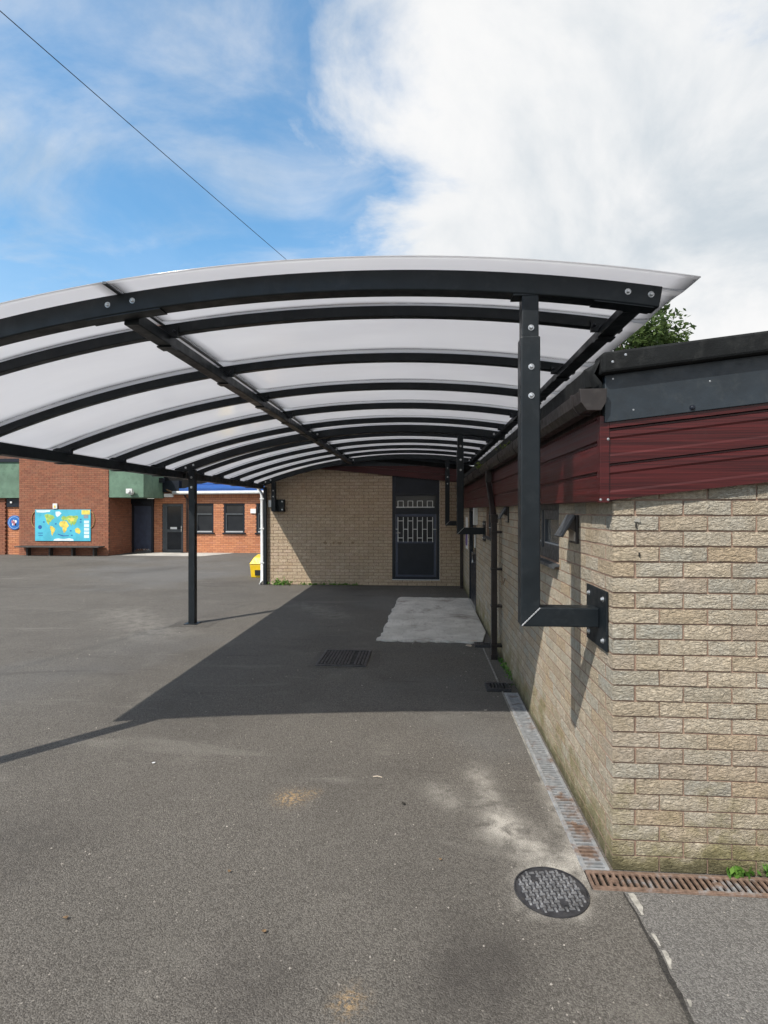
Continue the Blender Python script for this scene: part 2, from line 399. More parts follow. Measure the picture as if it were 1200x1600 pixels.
def seg_d(px, py, a, b):
    ax, ay = a; bx, by = b; t = ((px - ax) * (bx - ax) + (py - ay) * (by - ay)) / ((bx - ax) ** 2 + (by - ay) ** 2)
    t = max(0, min(1, t)); return math.hypot(px - ax - t * (bx - ax), py - ay - t * (by - ay))
def gauss(d, s): return math.exp(-(d / s) ** 2)
def make_ground():
    def rng(a, b, st): n = max(1, int(round((b - a) / st))); return [a + (b - a) * i / n for i in range(n)]
    xs = [-400, -150, -60, -30, -20] + rng(-14, -5, .5) + rng(-5, -1, .1) + rng(-1, DX0, .05) + [DX0, .845, DX1] + rng(.96, 2.2, .08) + rng(2.2, 6.0, .5) + [6.0, 12, 40, 120, 400]
    ys = [-400, -100, -20, -5] + rng(-1, 1, .5) + rng(1, DY0, .06) + [DY0, 2.665, DY1] + rng(2.78, DEND, .05) + [DEND] + rng(5.4, 9, .1) + rng(9, 14, .25) + rng(14, 30, 1) + [30, 60, 150, 400]
    nx, ny = len(xs), len(ys)
    vs = [(x, y, 0) for y in ys for x in xs]; fs = []
    for j in range(ny - 1):
        for i in range(nx - 1):
            cx, cy = (xs[i] + xs[i + 1]) / 2, (ys[j] + ys[j + 1]) / 2
            if DX0 < cx < DX1 and DY0 < cy < DEND: continue
            if DX0 < cx < 6.0 and DY0 < cy < DY1: continue
            fs.append((j * nx + i, j * nx + i + 1, (j + 1) * nx + i + 1, (j + 1) * nx + i))
    me = bpy.data.meshes.new('ground'); me.from_pydata(vs, [], fs); me.update()
    pale, dark, ochre = [], [], []
    for x, y, z in vs:
        p = .62 * gauss(seg_d(x, y, (.36, 3.75), (.44, 3.1)), .075) + .85 * gauss(seg_d(x, y, (.46, 3.05), (.70, 2.74)), .13)
        p += .35 * gauss(seg_d(x, y, (.10, 3.45), (.20, 3.3)), .10) + .6 * gauss(abs(x - DX0), .05) * (1 if DY0 < y < 3.6 else 0)
        p += .25 * gauss(seg_d(x, y, (-2.2, 10.0), (-1.4, 9.0)), .30) + .22 * gauss(seg_d(x, y, (-5.2, 9.2), (-3.8, 7.6)), .45)
        p += .5 * gauss(abs(math.hypot(x - .588, y - 2.57) - .17), .025)
        pale.append(min(1, p))
        d = .5 * gauss(math.hypot((x - .26), (y - 2.18)) , .16) + .55 * gauss(math.hypot(x - .15, (y - 2.0)), .22) + .5 * gauss(math.hypot(x + .62, y - 1.98), .2)
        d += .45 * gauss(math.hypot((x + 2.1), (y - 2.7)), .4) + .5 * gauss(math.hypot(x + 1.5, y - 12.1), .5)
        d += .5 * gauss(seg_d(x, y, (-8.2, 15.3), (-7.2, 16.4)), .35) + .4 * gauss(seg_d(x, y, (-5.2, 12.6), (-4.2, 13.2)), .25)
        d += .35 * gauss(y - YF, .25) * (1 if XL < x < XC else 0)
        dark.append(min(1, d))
        ochre.append(min(1, gauss(math.hypot((x + .80) , (y - 3.30) * 1.0), .075) + .6 * gauss(math.hypot(x + .68, y - 3.36), .04) + 1.1 * gauss(math.hypot(x + .262, y - 1.945), .042)))
    for nm, a in (('pale', pale), ('dark', dark), ('ochre', ochre)):
        at = me.attributes.new(nm, 'FLOAT', 'POINT'); at.data.foreach_set('value', a)
    me.materials.append(MATS['tarmac'])
    o = bpy.data.objects.new('ground', me); col.objects.link(o); tag(o, 'worn grey tarmac playground', None, None, 'structure')
make_ground()

# newer tarmac in front of the right-hand building and the cracked tar joint beside it
def make_path():
    m = B(); xs = [.93 + .5 * i for i in range(12)]
    ed = lambda y: .925 + .0035 * sin(9 * y) + .003 * sin(31 * y + 1)
    ys = [DY0 - .012 - .06 * i for i in range(60)]
    vs = []; fs = []
    for y in ys: vs += [(ed(y), y, .004), (6.0, y, .004)]
    for i in range(len(ys) - 1): fs.append((2 * i, 2 * i + 1, 2 * i + 3, 2 * i + 2))
    m.add(vs, fs); o = m.build('path', 'tarmac_path'); tag(o, 'greyer tarmac path in front of the buff brick wall', None, None, 'structure')
    m = B(); vs = []; fs = []; n = 90
    for i in range(n):
        y = DY0 - .02 - i * .025; h = .004 + .005 * abs(sin(5 * y + .5)) + .005 * random.random()
        if i < 8: h *= .3 + .09 * i
        c = ed(y) - .006; vs += [(c - h, y, .0065), (c + h, y, .0065)]
    fs = [(2 * i, 2 * i + 1, 2 * i + 3, 2 * i + 2) for i in range(n - 1)]
    m.add(vs, fs); o = m.build('tar_joint', 'tar'); tag(o, 'dark cracked tar joint between the two tarmac surfaces', None, None, 'structure')
    m = B()
    for y0, y1, wd in ((2.575, 2.44, .034), (2.335, 2.27, .014), (2.25, 2.16, .020), (2.03, 2.00, .014)):
        n = 9; vs = []
        for i in range(n):
            t = i / (n - 1); y = y0 + (y1 - y0) * t; c = ed(y) + .016; h = wd * (.35 + .65 * sin(pi * min(1, t + .15))) * (.6 + .4 * random.random())
            vs += [(c - .004, y, .0085), (c + h, y, .0085)]
        m.add(vs, [(2 * i, 2 * i + 1, 2 * i + 3, 2 * i + 2) for i in range(n - 1)])
    o = m.build('cement_smear', 'cement'); tag(o, 'pale cement smears along the tar joint', None, None, 'structure')
make_path()

# concrete slab by the side door
def make_slab():
    pts = []
    def edge(a, b, n, amp):
        for i in range(n):
            t = i / n; x = a[0] + (b[0] - a[0]) * t; y = a[1] + (b[1] - a[1]) * t
            pts.append((x + random.uniform(-amp, amp), y + random.uniform(-amp, amp)))
    edge((-.60, 7.32), (.78, 7.28), 26, .025); edge((.79, 7.3), (.90, 7.9), 4, .0); edge((.90, 7.9), (.905, 10.9), 3, 0); edge((.90, 10.9), (-.46, 10.95), 18, .02); edge((-.46, 10.95), (-.60, 7.32), 30, .03)
    m = B(); m.prism(pts, 'z', -.02, .022); o = m.build('concrete_slab', 'slab_concrete', None, .008)
    tag(o, 'pale worn concrete slab by the side door', None, None, 'structure')
    m = B(); m.add([(-11.6, 20.4, .006), (-8.35, 20.2, .006), (-7.6, 21.9, .006), (-11.0, 21.95, .006)], [(0, 1, 2, 3)])
    o = m.build('concrete_apron', 'concrete_pad'); tag(o, 'pale concrete apron before the glazed door of the orange building', None, None, 'structure')
    m = B(); m.add([(-3.80, 8.02, .004), (-3.20, 8.0, .004), (-3.18, 8.55, .004), (-3.82, 8.5, .004)], [(0, 1, 2, 3)])
    tag(m.build('tarmac_patch', 'tarmac_patch'), 'dark tarmac patch round the foot of the canopy post', None, None, 'structure')
make_slab()

# ------------------------------------------------------------------ brick walls
BL, BH, PL, PH = .215, .065, .225, .075
def brick_mesh(L, D, H, seed, front='y', mat='buff_brick'):
    """a brick with an uneven rustic face (front towards -front axis), long axis along the other one"""
    rr = random.Random(seed); nu, nz = 5, 3
    vs = []; fs = []
    for j in range(nz):
        for i in range(nu):
            u = L * i / (nu - 1); z = H * j / (nz - 1)
            e = i in (0, nu - 1) or j in (0, nz - 1)
            d = (rr.uniform(.000, .0016) if front == 'y' else rr.uniform(-.0006, .0004)) if e else rr.uniform(-.003, .001)
            vs.append((u + (rr.uniform(-.002, .002) if 0 < i < nu - 1 else rr.uniform(-.0012, .0012)), d, z + rr.uniform(-.0015, .0015)))
    for j in range(nz - 1):
        for i in range(nu - 1): a = j * nu + i; fs.append((a, a + 1, a + nu + 1, a + nu))
    b = len(vs); vs += [(0, D, 0), (L, D, 0), (L, D, H), (0, D, H)]
    fs += [tuple([b, b + 1] + [i for i in range(nu)][::-1]), tuple([b + 3] + [(nz - 1) * nu + i for i in range(nu)] + [b + 2])]
    fs += [tuple([b] + [j * nu for j in range(nz)] + [b + 3]), tuple([b + 2] + [j * nu + nu - 1 for j in range(nz)][::-1] + [b + 1])]
    if front == 'x': vs = [(d, u, z) for u, d, z in vs]
    me = bpy.data.meshes.new('brick'); me.from_pydata(vs, [], fs); me.update()
    bm = bmesh.new(); bm.from_mesh(me); bmesh.ops.recalc_face_normals(bm, faces=bm.faces); bm.to_mesh(me); bm.free()
    me.materials.append(MATS[mat]); return me
def cut(u0, u1, z0, z1, openings):
    """clip a brick against the openings of its wall: list of remaining spans"""
    sp = [(u0, u1)]
    for a, b, c, d in openings:
        if z1 <= c + .02 or z0 >= d - .02: continue
        ns = []
        for s, e in sp:
            if e <= a or s >= b: ns.append((s, e)); continue
            if s < a - .02: ns.append((s, a - .004))
            if e > b + .02: ns.append((b + .004, e))
        sp = ns
    return sp
def courses(u_start, u_end, z_top, openings, phase=0, top=None):
    """stretcher bond: yields (u0,u1,z0,z1,row)"""
    nrow = int(math.ceil(z_top / PH))
    for r in range(nrow):
        z0 = r * PH + .004; z1 = z0 + BH
        u = u_start - (PL / 2 if (r + phase) % 2 else 0)
        while u < u_end:
            a, b = max(u, u_start), min(u + BL, u_end); u += PL
            if b - a < .03: continue
            zt = z1 if top is None else min(z1, top((a + b) / 2))
            if zt - z0 < .02: continue
            for s, e in cut(a, b, z0, zt, openings):
                if e - s > .025: yield s, e, z0, zt, r
def core(m, axis, u0, u1, z0, z1, d0, d1, openings):
    """mortar core with holes, as boxes"""
    us = sorted({u0, u1, *[x for o in openings for x in o[:2] if u0 < x < u1]}); zs = sorted({z0, z1, *[x for o in openings for x in o[2:] if z0 < x < z1]})
    for i in range(len(us) - 1):
        for j in range(len(zs) - 1):
            cu, cz = (us[i] + us[i + 1]) / 2, (zs[j] + zs[j + 1]) / 2
            if any(a < cu < b and c < cz < d for a, b, c, d in openings): continue
            if axis == 'x': m.box(us[i], us[i + 1], d0, d1, zs[j], zs[j + 1])
            else: m.box(d0, d1, us[i], us[i + 1], zs[j], zs[j + 1])

# ------------------------------------------------------------------ right-hand building
RB = empty('brick_building', (XC, YC, 0), 'low buff brick building with maroon fascia boards and dark roof edge at right', 'building')
SLOPE = tan(R(6.6))
def rise(x): return (x - .86) * SLOPE
XE = 6.0
W1 = (3.80, 5.00, 1.385, 1.80); W2 = (7.22, 8.02, 1.385, 1.80); SD = (9.55, 10.85, 0., 1.80)
side_open = [W1, W2, SD]
def right_walls():
    m = B(); core(m, 'y', YC + .1002, YF - .001, 0, 1.81, XC + .0020, XC + .10, side_open)
    m.prism([(XC + .0022, 0), (XE, 0), (XE, 1.84 + rise(XE)), (XC + .0022, 1.84)], 'y', YC + .0075, YC + .1)
    wall = m.build('wall', 'mortar', RB)
    F = [brick_mesh(BL, .1, BH, s, 'y') for s in range(7)]; FH = [brick_mesh(.1025, .1, BH, 20 + s, 'y') for s in range(3)]
    X_ = [brick_mesh(BL, .1, BH, 40 + s, 'x') for s in range(7)]; XH = [brick_mesh(.1025, .1, BH, 60 + s, 'x') for s in range(3)]
    items = []
    ftop = lambda u: 1.84 + rise(u)
    for r in range(int(1.84 / PH) + 9):
        z0 = r * PH + .004
        if r % 2 == 0:            # this row starts with a stretcher on the front
            u = XC; k = 0
        else: u = XC + .1125
        while u < XE:
            e = min(u + BL, XE)
            if z0 + .02 < ftop((u + e) / 2) and e - u > .03: items.append(('f', u, e, z0, r % 2 == 0 and u == XC))
            u += PL
    for r in range(24):
        z0 = r * PH + .004
        u = YC if r % 2 else YC + .1125
        while u < YF - .02:
            for s, e in cut(u, min(u + BL, YF - .005), z0, z0 + BH, side_open):
                if e - s > .03: items.append(('s', s, e, z0, u == YC))
            u += PL
    # the closest bricks become objects of their own, the rest is joined
    def key(it):
        k, u, e, z, c = it
        if k == 'f': return 0 if u < 1.72 and z < ftop(u) else 50 + u
        px = (e - u) * .92 * 860 / (u * u) ; return 10 - px * .01 + u * .01 if u > 2 else 99
    items.sort(key=key); near = items[:298]; rest = items[298:]
    rr = random.Random(3)
    for k, u, e, z, c in near:
        full = abs(e - u - BL) < .004
        if k == 'f': me = rr.choice(F) if full else rr.choice(FH)
        else: me = rr.choice(X_) if full else rr.choice(XH)
        nominal = BL if full else .1025
        o = bpy.data.objects.new('brick', me); col.objects.link(o); o.parent = wall
        j = rr.uniform(-.0018, .0018); sc = (e - u) / nominal
        if k == 'f': o.location = (u + (.0006 if c else 0), YC + j, z); o.scale = (sc, 1, 1)
        else: o.location = (XC + j * .4, u, z); o.scale = (1, sc, 1)
    m = B()
    for k, u, e, z, c in rest:
        j = rr.uniform(-.002, .002)
        if k == 'f': m.box(u, e, YC + j, YC + .09, z, z + BH)
        else: m.box(XC + j * .4 - .0004, XC + .09, u, e, z, z + BH)
    tag(m.build('brick_courses', 'buff_brick_joined', wall, rnd=True), kind='stuff')
right_walls()
def wall_damage():
    rr = random.Random(21)
    def blob(x, z, sx, sz, mat, nm, y):
        pts = [(x + sx * cos(t) * rr.uniform(.5, 1.1), z + sz * sin(t) * rr.uniform(.5, 1.1)) for t in [2 * pi * i / 11 for i in range(11)]]
        B().prism(pts, 'y', y, y + .004).build(nm, mat, RB)
    blob(1.035, 1.70, .020, .012, 'cement', 'mortar_smear', YC - .0075); blob(1.03, 1.672, .006, .016, 'soil_shade', 'hole_shade', YC - .0082)
    blob(1.045, 1.535, .005, .014, 'soil_shade', 'hole_shade', YC - .0075)  # dark raised blobs paint the shaded inside of chipped holes
wall_damage()

def fascia():
    xs, xf = .857, .80         # side board face; gutter side
    yf = YC - .030
    # side boards (run along Y), shiplap: each plank tilts out a little at the bottom
    zz = [1.79, 1.935, 2.085, 2.215]
    for i in range(3):
        m = B(); z0, z1 = zz[i] + .004, zz[i + 1]
        m.prism([(xs - .004, z0), (xs + .0, z0 - .003), (XC + .02, z0 - .003), (XC + .02, z1), (xs + .010, z1), (xs + .010, z1 - .012), (xs - .001, z1 - .022)], 'y', YC + .004, YF - .02)
        m.build('fascia_board', 'maroon_upvc', RB)
    # front boards follow the roof slope
    zf = [1.79, 1.965, 2.135]
    for i in range(2):
        z0, z1 = zf[i] + .004, zf[i + 1]; m = B(); x0 = .893
        prof = [(yf - .006, z0), (yf - .006, z0 + .035), (yf - .001, z0 + .045), (yf - .001, z1 - .050), (yf - .006, z1 - .040), (yf - .004, z1 - .012), (yf + .008, z1 - .008), (yf + .008, z1), (YC - .003, z1), (YC - .003, z0)]
        n = len(prof)
        vs = [(x0, y, z + rise(x0)) for y, z in prof] + [(XE, y, z + rise(XE)) for y, z in prof]
        m.add(vs, [tuple(range(n)), tuple(range(n, 2 * n))] + [(a, (a + 1) % n, n + (a + 1) % n, n + a) for a in range(n)])
        m.build('fascia_board', 'maroon_upvc', RB)
    m = B(); vs = []
    for x in (.90, XE):
        for y, z in ((YC - .0028, 1.842), (YC + .05, 1.842), (YC + .05, 2.40), (YC - .0028, 2.40)): vs.append((x, y, z + rise(x)))
    m.add(vs, [(0, 1, 2, 3), (4, 5, 6, 7), (0, 1, 5, 4), (1, 2, 6, 5), (2, 3, 7, 6), (3, 0, 4, 7)]); m.build('light_stop_board', 'near_black', RB)  # added behind the boards to stop light showing through their gap
    m = B(); x0 = .893
    vs = []
    for x in (x0, XE):
        for y, z in ((yf - .012, 2.139), (yf - .012, 2.165), (yf + .01, 2.165), (yf + .01, 2.139)): vs.append((x, y, z + rise(x)))
    m.add(vs, [(0, 1, 2, 3), (4, 5, 6, 7), (0, 1, 5, 4), (1, 2, 6, 5), (2, 3, 7, 6), (3, 0, 4, 7)]); m.build('fascia_trim', 'maroon_upvc', RB)
    # corner trim
    m = B(); m.prism([(xs - .009, yf - .012), (.892, yf - .012), (.892, yf - .003), (.872, yf - .003), (.872, yf + .0), (xs + .002, yf + .0), (xs + .002, YC + .003), (xs - .009, YC + .003)], 'z', 1.786, 2.20)
    o = m.build('corner_trim', 'maroon_upvc', RB, .002)
    for zc in (1.80, 2.09):
        B().dome((.886, yf - .0125, zc), (0, -1, 0), .004, .004).build('screw', 'galv', o)
    B().dome((.851, yf - .0125, 1.80), (0, -1, 0), .004, .004).build('screw', 'galv', o)
    # flashing board above the front planks and black rolled roof edge
    def strip(name, mat, y0, y1, z0, z1, x0, bev=.003):
        m = B(); vs = []
        for x in (x0, XE):
            for y, z in ((y0, z0), (y1, z0), (y1, z1), (y0, z1)): vs.append((x, y, z + rise(x)))
        m.add(vs, [(0, 1, 2, 3), (4, 5, 6, 7), (0, 1, 5, 4), (1, 2, 6, 5), (2, 3, 7, 6), (3, 0, 4, 7)]); return m.build(name, mat, RB, bev)
    fl = strip('flashing_board', 'flashing', yf - .022, yf + .02, 2.166, 2.392, .868)
    for x in (1.27, 2.1): B().dome((x, yf - .022, 2.185 + rise(x)), (0, -1, 0), .010, .010).build('bolt', 'navy', fl)
    for x, dz in ((.905, .19), (1.0, .03), (1.35, .12)): B().dome((x, yf - .0225, 2.18 + dz + rise(x)), (0, -1, 0), .003, .003).build('screw', 'galv', fl)
    ed = strip('roof_edge', 'roof_felt', yf - .075, yf + .06, 2.393, 2.492, .842, .012)
    for x, dz in ((.945, .06), (.886, .035)): B().dome((x, yf - .0755, 2.405 + dz + rise(x)), (0, -1, 0), .004, .004).build('screw', 'galv', ed)
    # roof deck
    m = B(); vs = []
    for x in (.80, XE):
        for y, z in ((YC + .035, 2.36), (16, 2.36), (16, 2.445), (YC + .035, 2.445)): vs.append((x, y, z + rise(x)))
    m.add(vs, [(0, 1, 2, 3), (4, 5, 6, 7), (0, 1, 5, 4), (1, 2, 6, 5), (2, 3, 7, 6), (3, 0, 4, 7)]); m.build('roof', 'roof_felt', RB)
    # crumpled felt over the eaves above the gutter
    m = B(); n = 90; vs = []; fs = []; rr = random.Random(5)
    for i in range(n):
        y = YC - .06 + (YF - YC) * i / (n - 1)
        for x, z in ((.868, 2.47), (.842, 2.468), (.828, 2.44), (.826, 2.40), (.832, 2.35), (.838, 2.31)):
            j = .010 if i > 0 else .016
            vs.append((x + rr.uniform(-j, j), y, z + rr.uniform(-j, j) * .8))
    for i in range(n - 1):
        for q in range(5): fs.append((i * 6 + q, i * 6 + q + 1, i * 6 + 7 + q, i * 6 + 6 + q))
    m.add(vs, fs); o = m.build('eaves_felt', 'roof_felt', RB, smooth=True)
    sd = o.modifiers.new('s', 'SOLIDIFY'); sd.thickness = .006
    # soffit behind the gutter, gutter with end cap, joints and brackets
    part('eaves_board', 'gutter_brown', RB, (.862, .90, YC + .01, YF - .02, 2.216, 2.36))
    gp = [(.745, 2.318), (.752, 2.262), (.778, 2.226), (.835, 2.226), (.855, 2.262), (.860, 2.318), (.852, 2.318), (.848, 2.265), (.832, 2.234), (.781, 2.234), (.760, 2.265), (.753, 2.318)]
    m = B(); m.prism(gp, 'y', YC - .075, YF - .03); g = m.build('gutter', 'gutter_brown', RB)
    m = B(); m.prism([(.738, 2.322), (.745, 2.258), (.774, 2.219), (.839, 2.219), (.862, 2.258), (.866, 2.322)], 'y', YC - .092, YC - .074); m.build('end_cap', 'gutter_brown', g, .003)
    y = YC + .06
    while y < YF - .1:
        m = B(); m.prism([(.741, 2.324), (.747, 2.259), (.775, 2.221), (.838, 2.221), (.859, 2.259), (.8605, 2.324)], 'y', y, y + .028); m.build('gutter_bracket', 'gutter_brown', g); y += .92
fascia()

def window_side(Wn):
    y0, y1, z0, z1 = Wn; xf = XC + .035
    wn = part('window', 'grey_frame', RB, (xf, xf + .05, y0, y0 + .06, z0, z1), (xf, xf + .05, y1 - .06, y1, z0, z1), (xf, xf + .05, y0 + .06, y1 - .06, z1 - .05, z1), (xf, xf + .05, y0 + .06, y1 - .06, z0, z0 + .075), bevel=.004)
    ym = (y0 + y1) / 2
    part('mullion', 'grey_frame', wn, (xf + .002, xf + .048, ym - .03, ym + .03, z0 + .075, z1 - .05))
    for a, b in ((y0 + .06, ym - .03), (ym + .03, y1 - .06)):
        part('sash', 'grey_frame', wn, (xf - .012, xf + .03, a, a + .035, z0 + .075, z1 - .05), (xf - .012, xf + .03, b - .035, b, z0 + .075, z1 - .05), (xf - .012, xf + .03, a + .035, b - .035, z0 + .075, z0 + .115), (xf - .012, xf + .03, a + .035, b - .035, z1 - .12, z1 - .05), bevel=.003)
        part('pane', 'blind_glass', wn, (xf + .012, xf + .018, a + .035, b - .035, z0 + .115, z1 - .12))
        part('bead', 'blind', wn, (xf - .0135, xf + .006, a + .035, b - .035, z0 + .115, z0 + .121))
    m = B(); m.prism([(XC - .045, z0 - .012), (XC - .045, z0 - .034), (XC - .038, z0 - .034), (XC - .03, z0 - .022), (xf + .05, z0 - .010), (xf + .05, z0 - .001), (XC + .01, z0 - .001)], 'y', y0 - .02, y1 + .02); m.build('sill', 'grey_frame', wn, .002)
    part('dark_backing', 'near_black', wn, (XC + .098, XC + .105, y0 - .01, y1 + .01, z0 - .01, z1 + .01))  # near-black sheet standing for the unlit interior behind the window
window_side(W1); window_side(W2)

def cowl(yc, zc, s=1.):
    c = part('vent_cowl', 'gutter_brown', RB, (XC - .016, XC - .002, yc - .085 * s, yc + .085 * s, zc - .085 * s, zc + .085 * s), bevel=.003)
    part('grille', 'leaf_pale', c, (XC - .022, XC - .0165, yc - .065 * s, yc + .065 * s, zc - .07 * s, zc + .06 * s))
    m = B(); t = .014; h = .15 * s; a = R(30)
    x0, z0 = XC - .018, zc + .082 * s; x1, z1 = x0 - sin(a) * h, z0 - cos(a) * h
    nx, nz = -cos(a) * t, sin(a) * t
    m.prism([(x0, z0), (x1, z1), (x1 + nx, z1 + nz), (x0 + nx, z0 + nz)], 'y', yc - .08 * s, yc + .08 * s); m.build('flap', 'grey_frame', c, .002)
    for y in (yc - .074 * s, yc + .07 * s):
        m = B(); m.prism([(x0, z0 - .004), (x0 - (x0 - x1) * .55, z0 - (z0 - z1) * .55), (x0, z0 - (z0 - z1) * .75)], 'y', y, y + .004)
        m.build('cheek', 'gutter_brown' if y < yc else 'leaf_pale', c)
cowl(3.40, 1.635); cowl(6.02, 1.70)

def downpipe():
    y = 6.50; hx = .033
    m = B(); m.box(.80, .866, y - hx, y + hx, .0, 1.66)
    dp = m.build('downpipe', 'pipe_brown', RB, .008)
    m = B(); m.hexa([(.80, y - hx, 1.64), (.866, y - hx, 1.64), (.866, y + hx, 1.64), (.80, y + hx, 1.64), (.775, y + .29, 2.10), (.835, y + .29, 2.10), (.835, y + .355, 2.10), (.775, y + .355, 2.10)]); m.build('swan_neck', 'pipe_brown', dp, .006)
    part('outlet', 'pipe_brown', dp, (.770, .840, y + .285, y + .36, 2.08, 2.23), bevel=.006)
    part('socket', 'pipe_brown', dp, (.792, .874, y - .041, y + .041, 1.60, 1.70), bevel=.006)
    for z in (.16, .62, 1.05, 1.48): part('pipe_clip', 'pipe_brown', dp, (.795, XC + .004, y - .05, y + .05, z, z + .025))
    part('shoe', 'pipe_brown', dp, (.794, .872, y - .039, y + .039, 0., .07), bevel=.006)
    B().tube([(.84, 6.60, 0.2), (.905, 6.60, .25), (.905, 6.60, 1.6), (.84, 6.78, 1.95), (.80, 6.83, 2.2)], .006, 6).build('cable', 'leaf_pale', dp)
    B().tube([(.905, 6.12, 1.0), (.895, 6.2, .93), (.90, 6.28, .98), (.895, 6.32, .9)], .006, 6).build('cable_stub', 'soot', dp)
downpipe()

def side_door():
    y0, y1, z0, z1 = SD; xf = XC - .01
    d = part('door', 'navy', RB, (xf, xf + .08, y0, y0 + .07, .03, z1), (xf, xf + .08, y1 - .07, y1, .03, z1), (xf, xf + .08, y0 + .07, y1 - .07, z1 - .07, z1), bevel=.004)
    part('leaf', 'navy', d, (xf + .02, xf + .06, y0 + .07, y1 - .07, .03, .95), (xf + .02, xf + .06, y0 + .07, y0 + .17, .95, z1 - .07), (xf + .02, xf + .06, y1 - .17, y1 - .07, .95, z1 - .07), bevel=.003)
    part('pane', 'dark_glass', d, (xf + .035, xf + .042, y0 + .17, y1 - .17, .95, z1 - .07))
    part('threshold', 'concrete_pad', d, (XC - .03, XC + .1, y0, y1, 0, .03))
    B().tube([(xf + .02, y0 + .12, 1.0), (xf - .045, y0 + .12, 1.0), (xf - .045, y0 + .12, .84), (xf + .02, y0 + .12, .84)], .010, 8).build('handle', 'chrome', d)
    part('notice', 'white_sign', d, (xf - .014, xf - .002, y0 + .0, y0 + .10, 1.10, 1.32))
    part('dark_backing', 'near_black', d, (XC + .098, XC + .104, y0, y1, .02, z1))  # dark sheet in place of the unlit inside behind the door
    part('trunking', 'white_metal', RB, (XC - .07, XC - .001, 9.25, 9.37, 1.50, 1.785), bevel=.003)
    ps = part('poster', 'white_sign', RB, (XC - .009, XC - .002, 11.25, 11.75, .95, 1.60))
    part('panel', 'purple', ps, (XC - .012, XC - .0095, 11.30, 11.70, 1.02, 1.36))
    part('downpipe', 'pipe_brown', RB, (XC - .085, XC - .015, 12.35, 12.42, 0, 2.22), bevel=.006)
side_door()

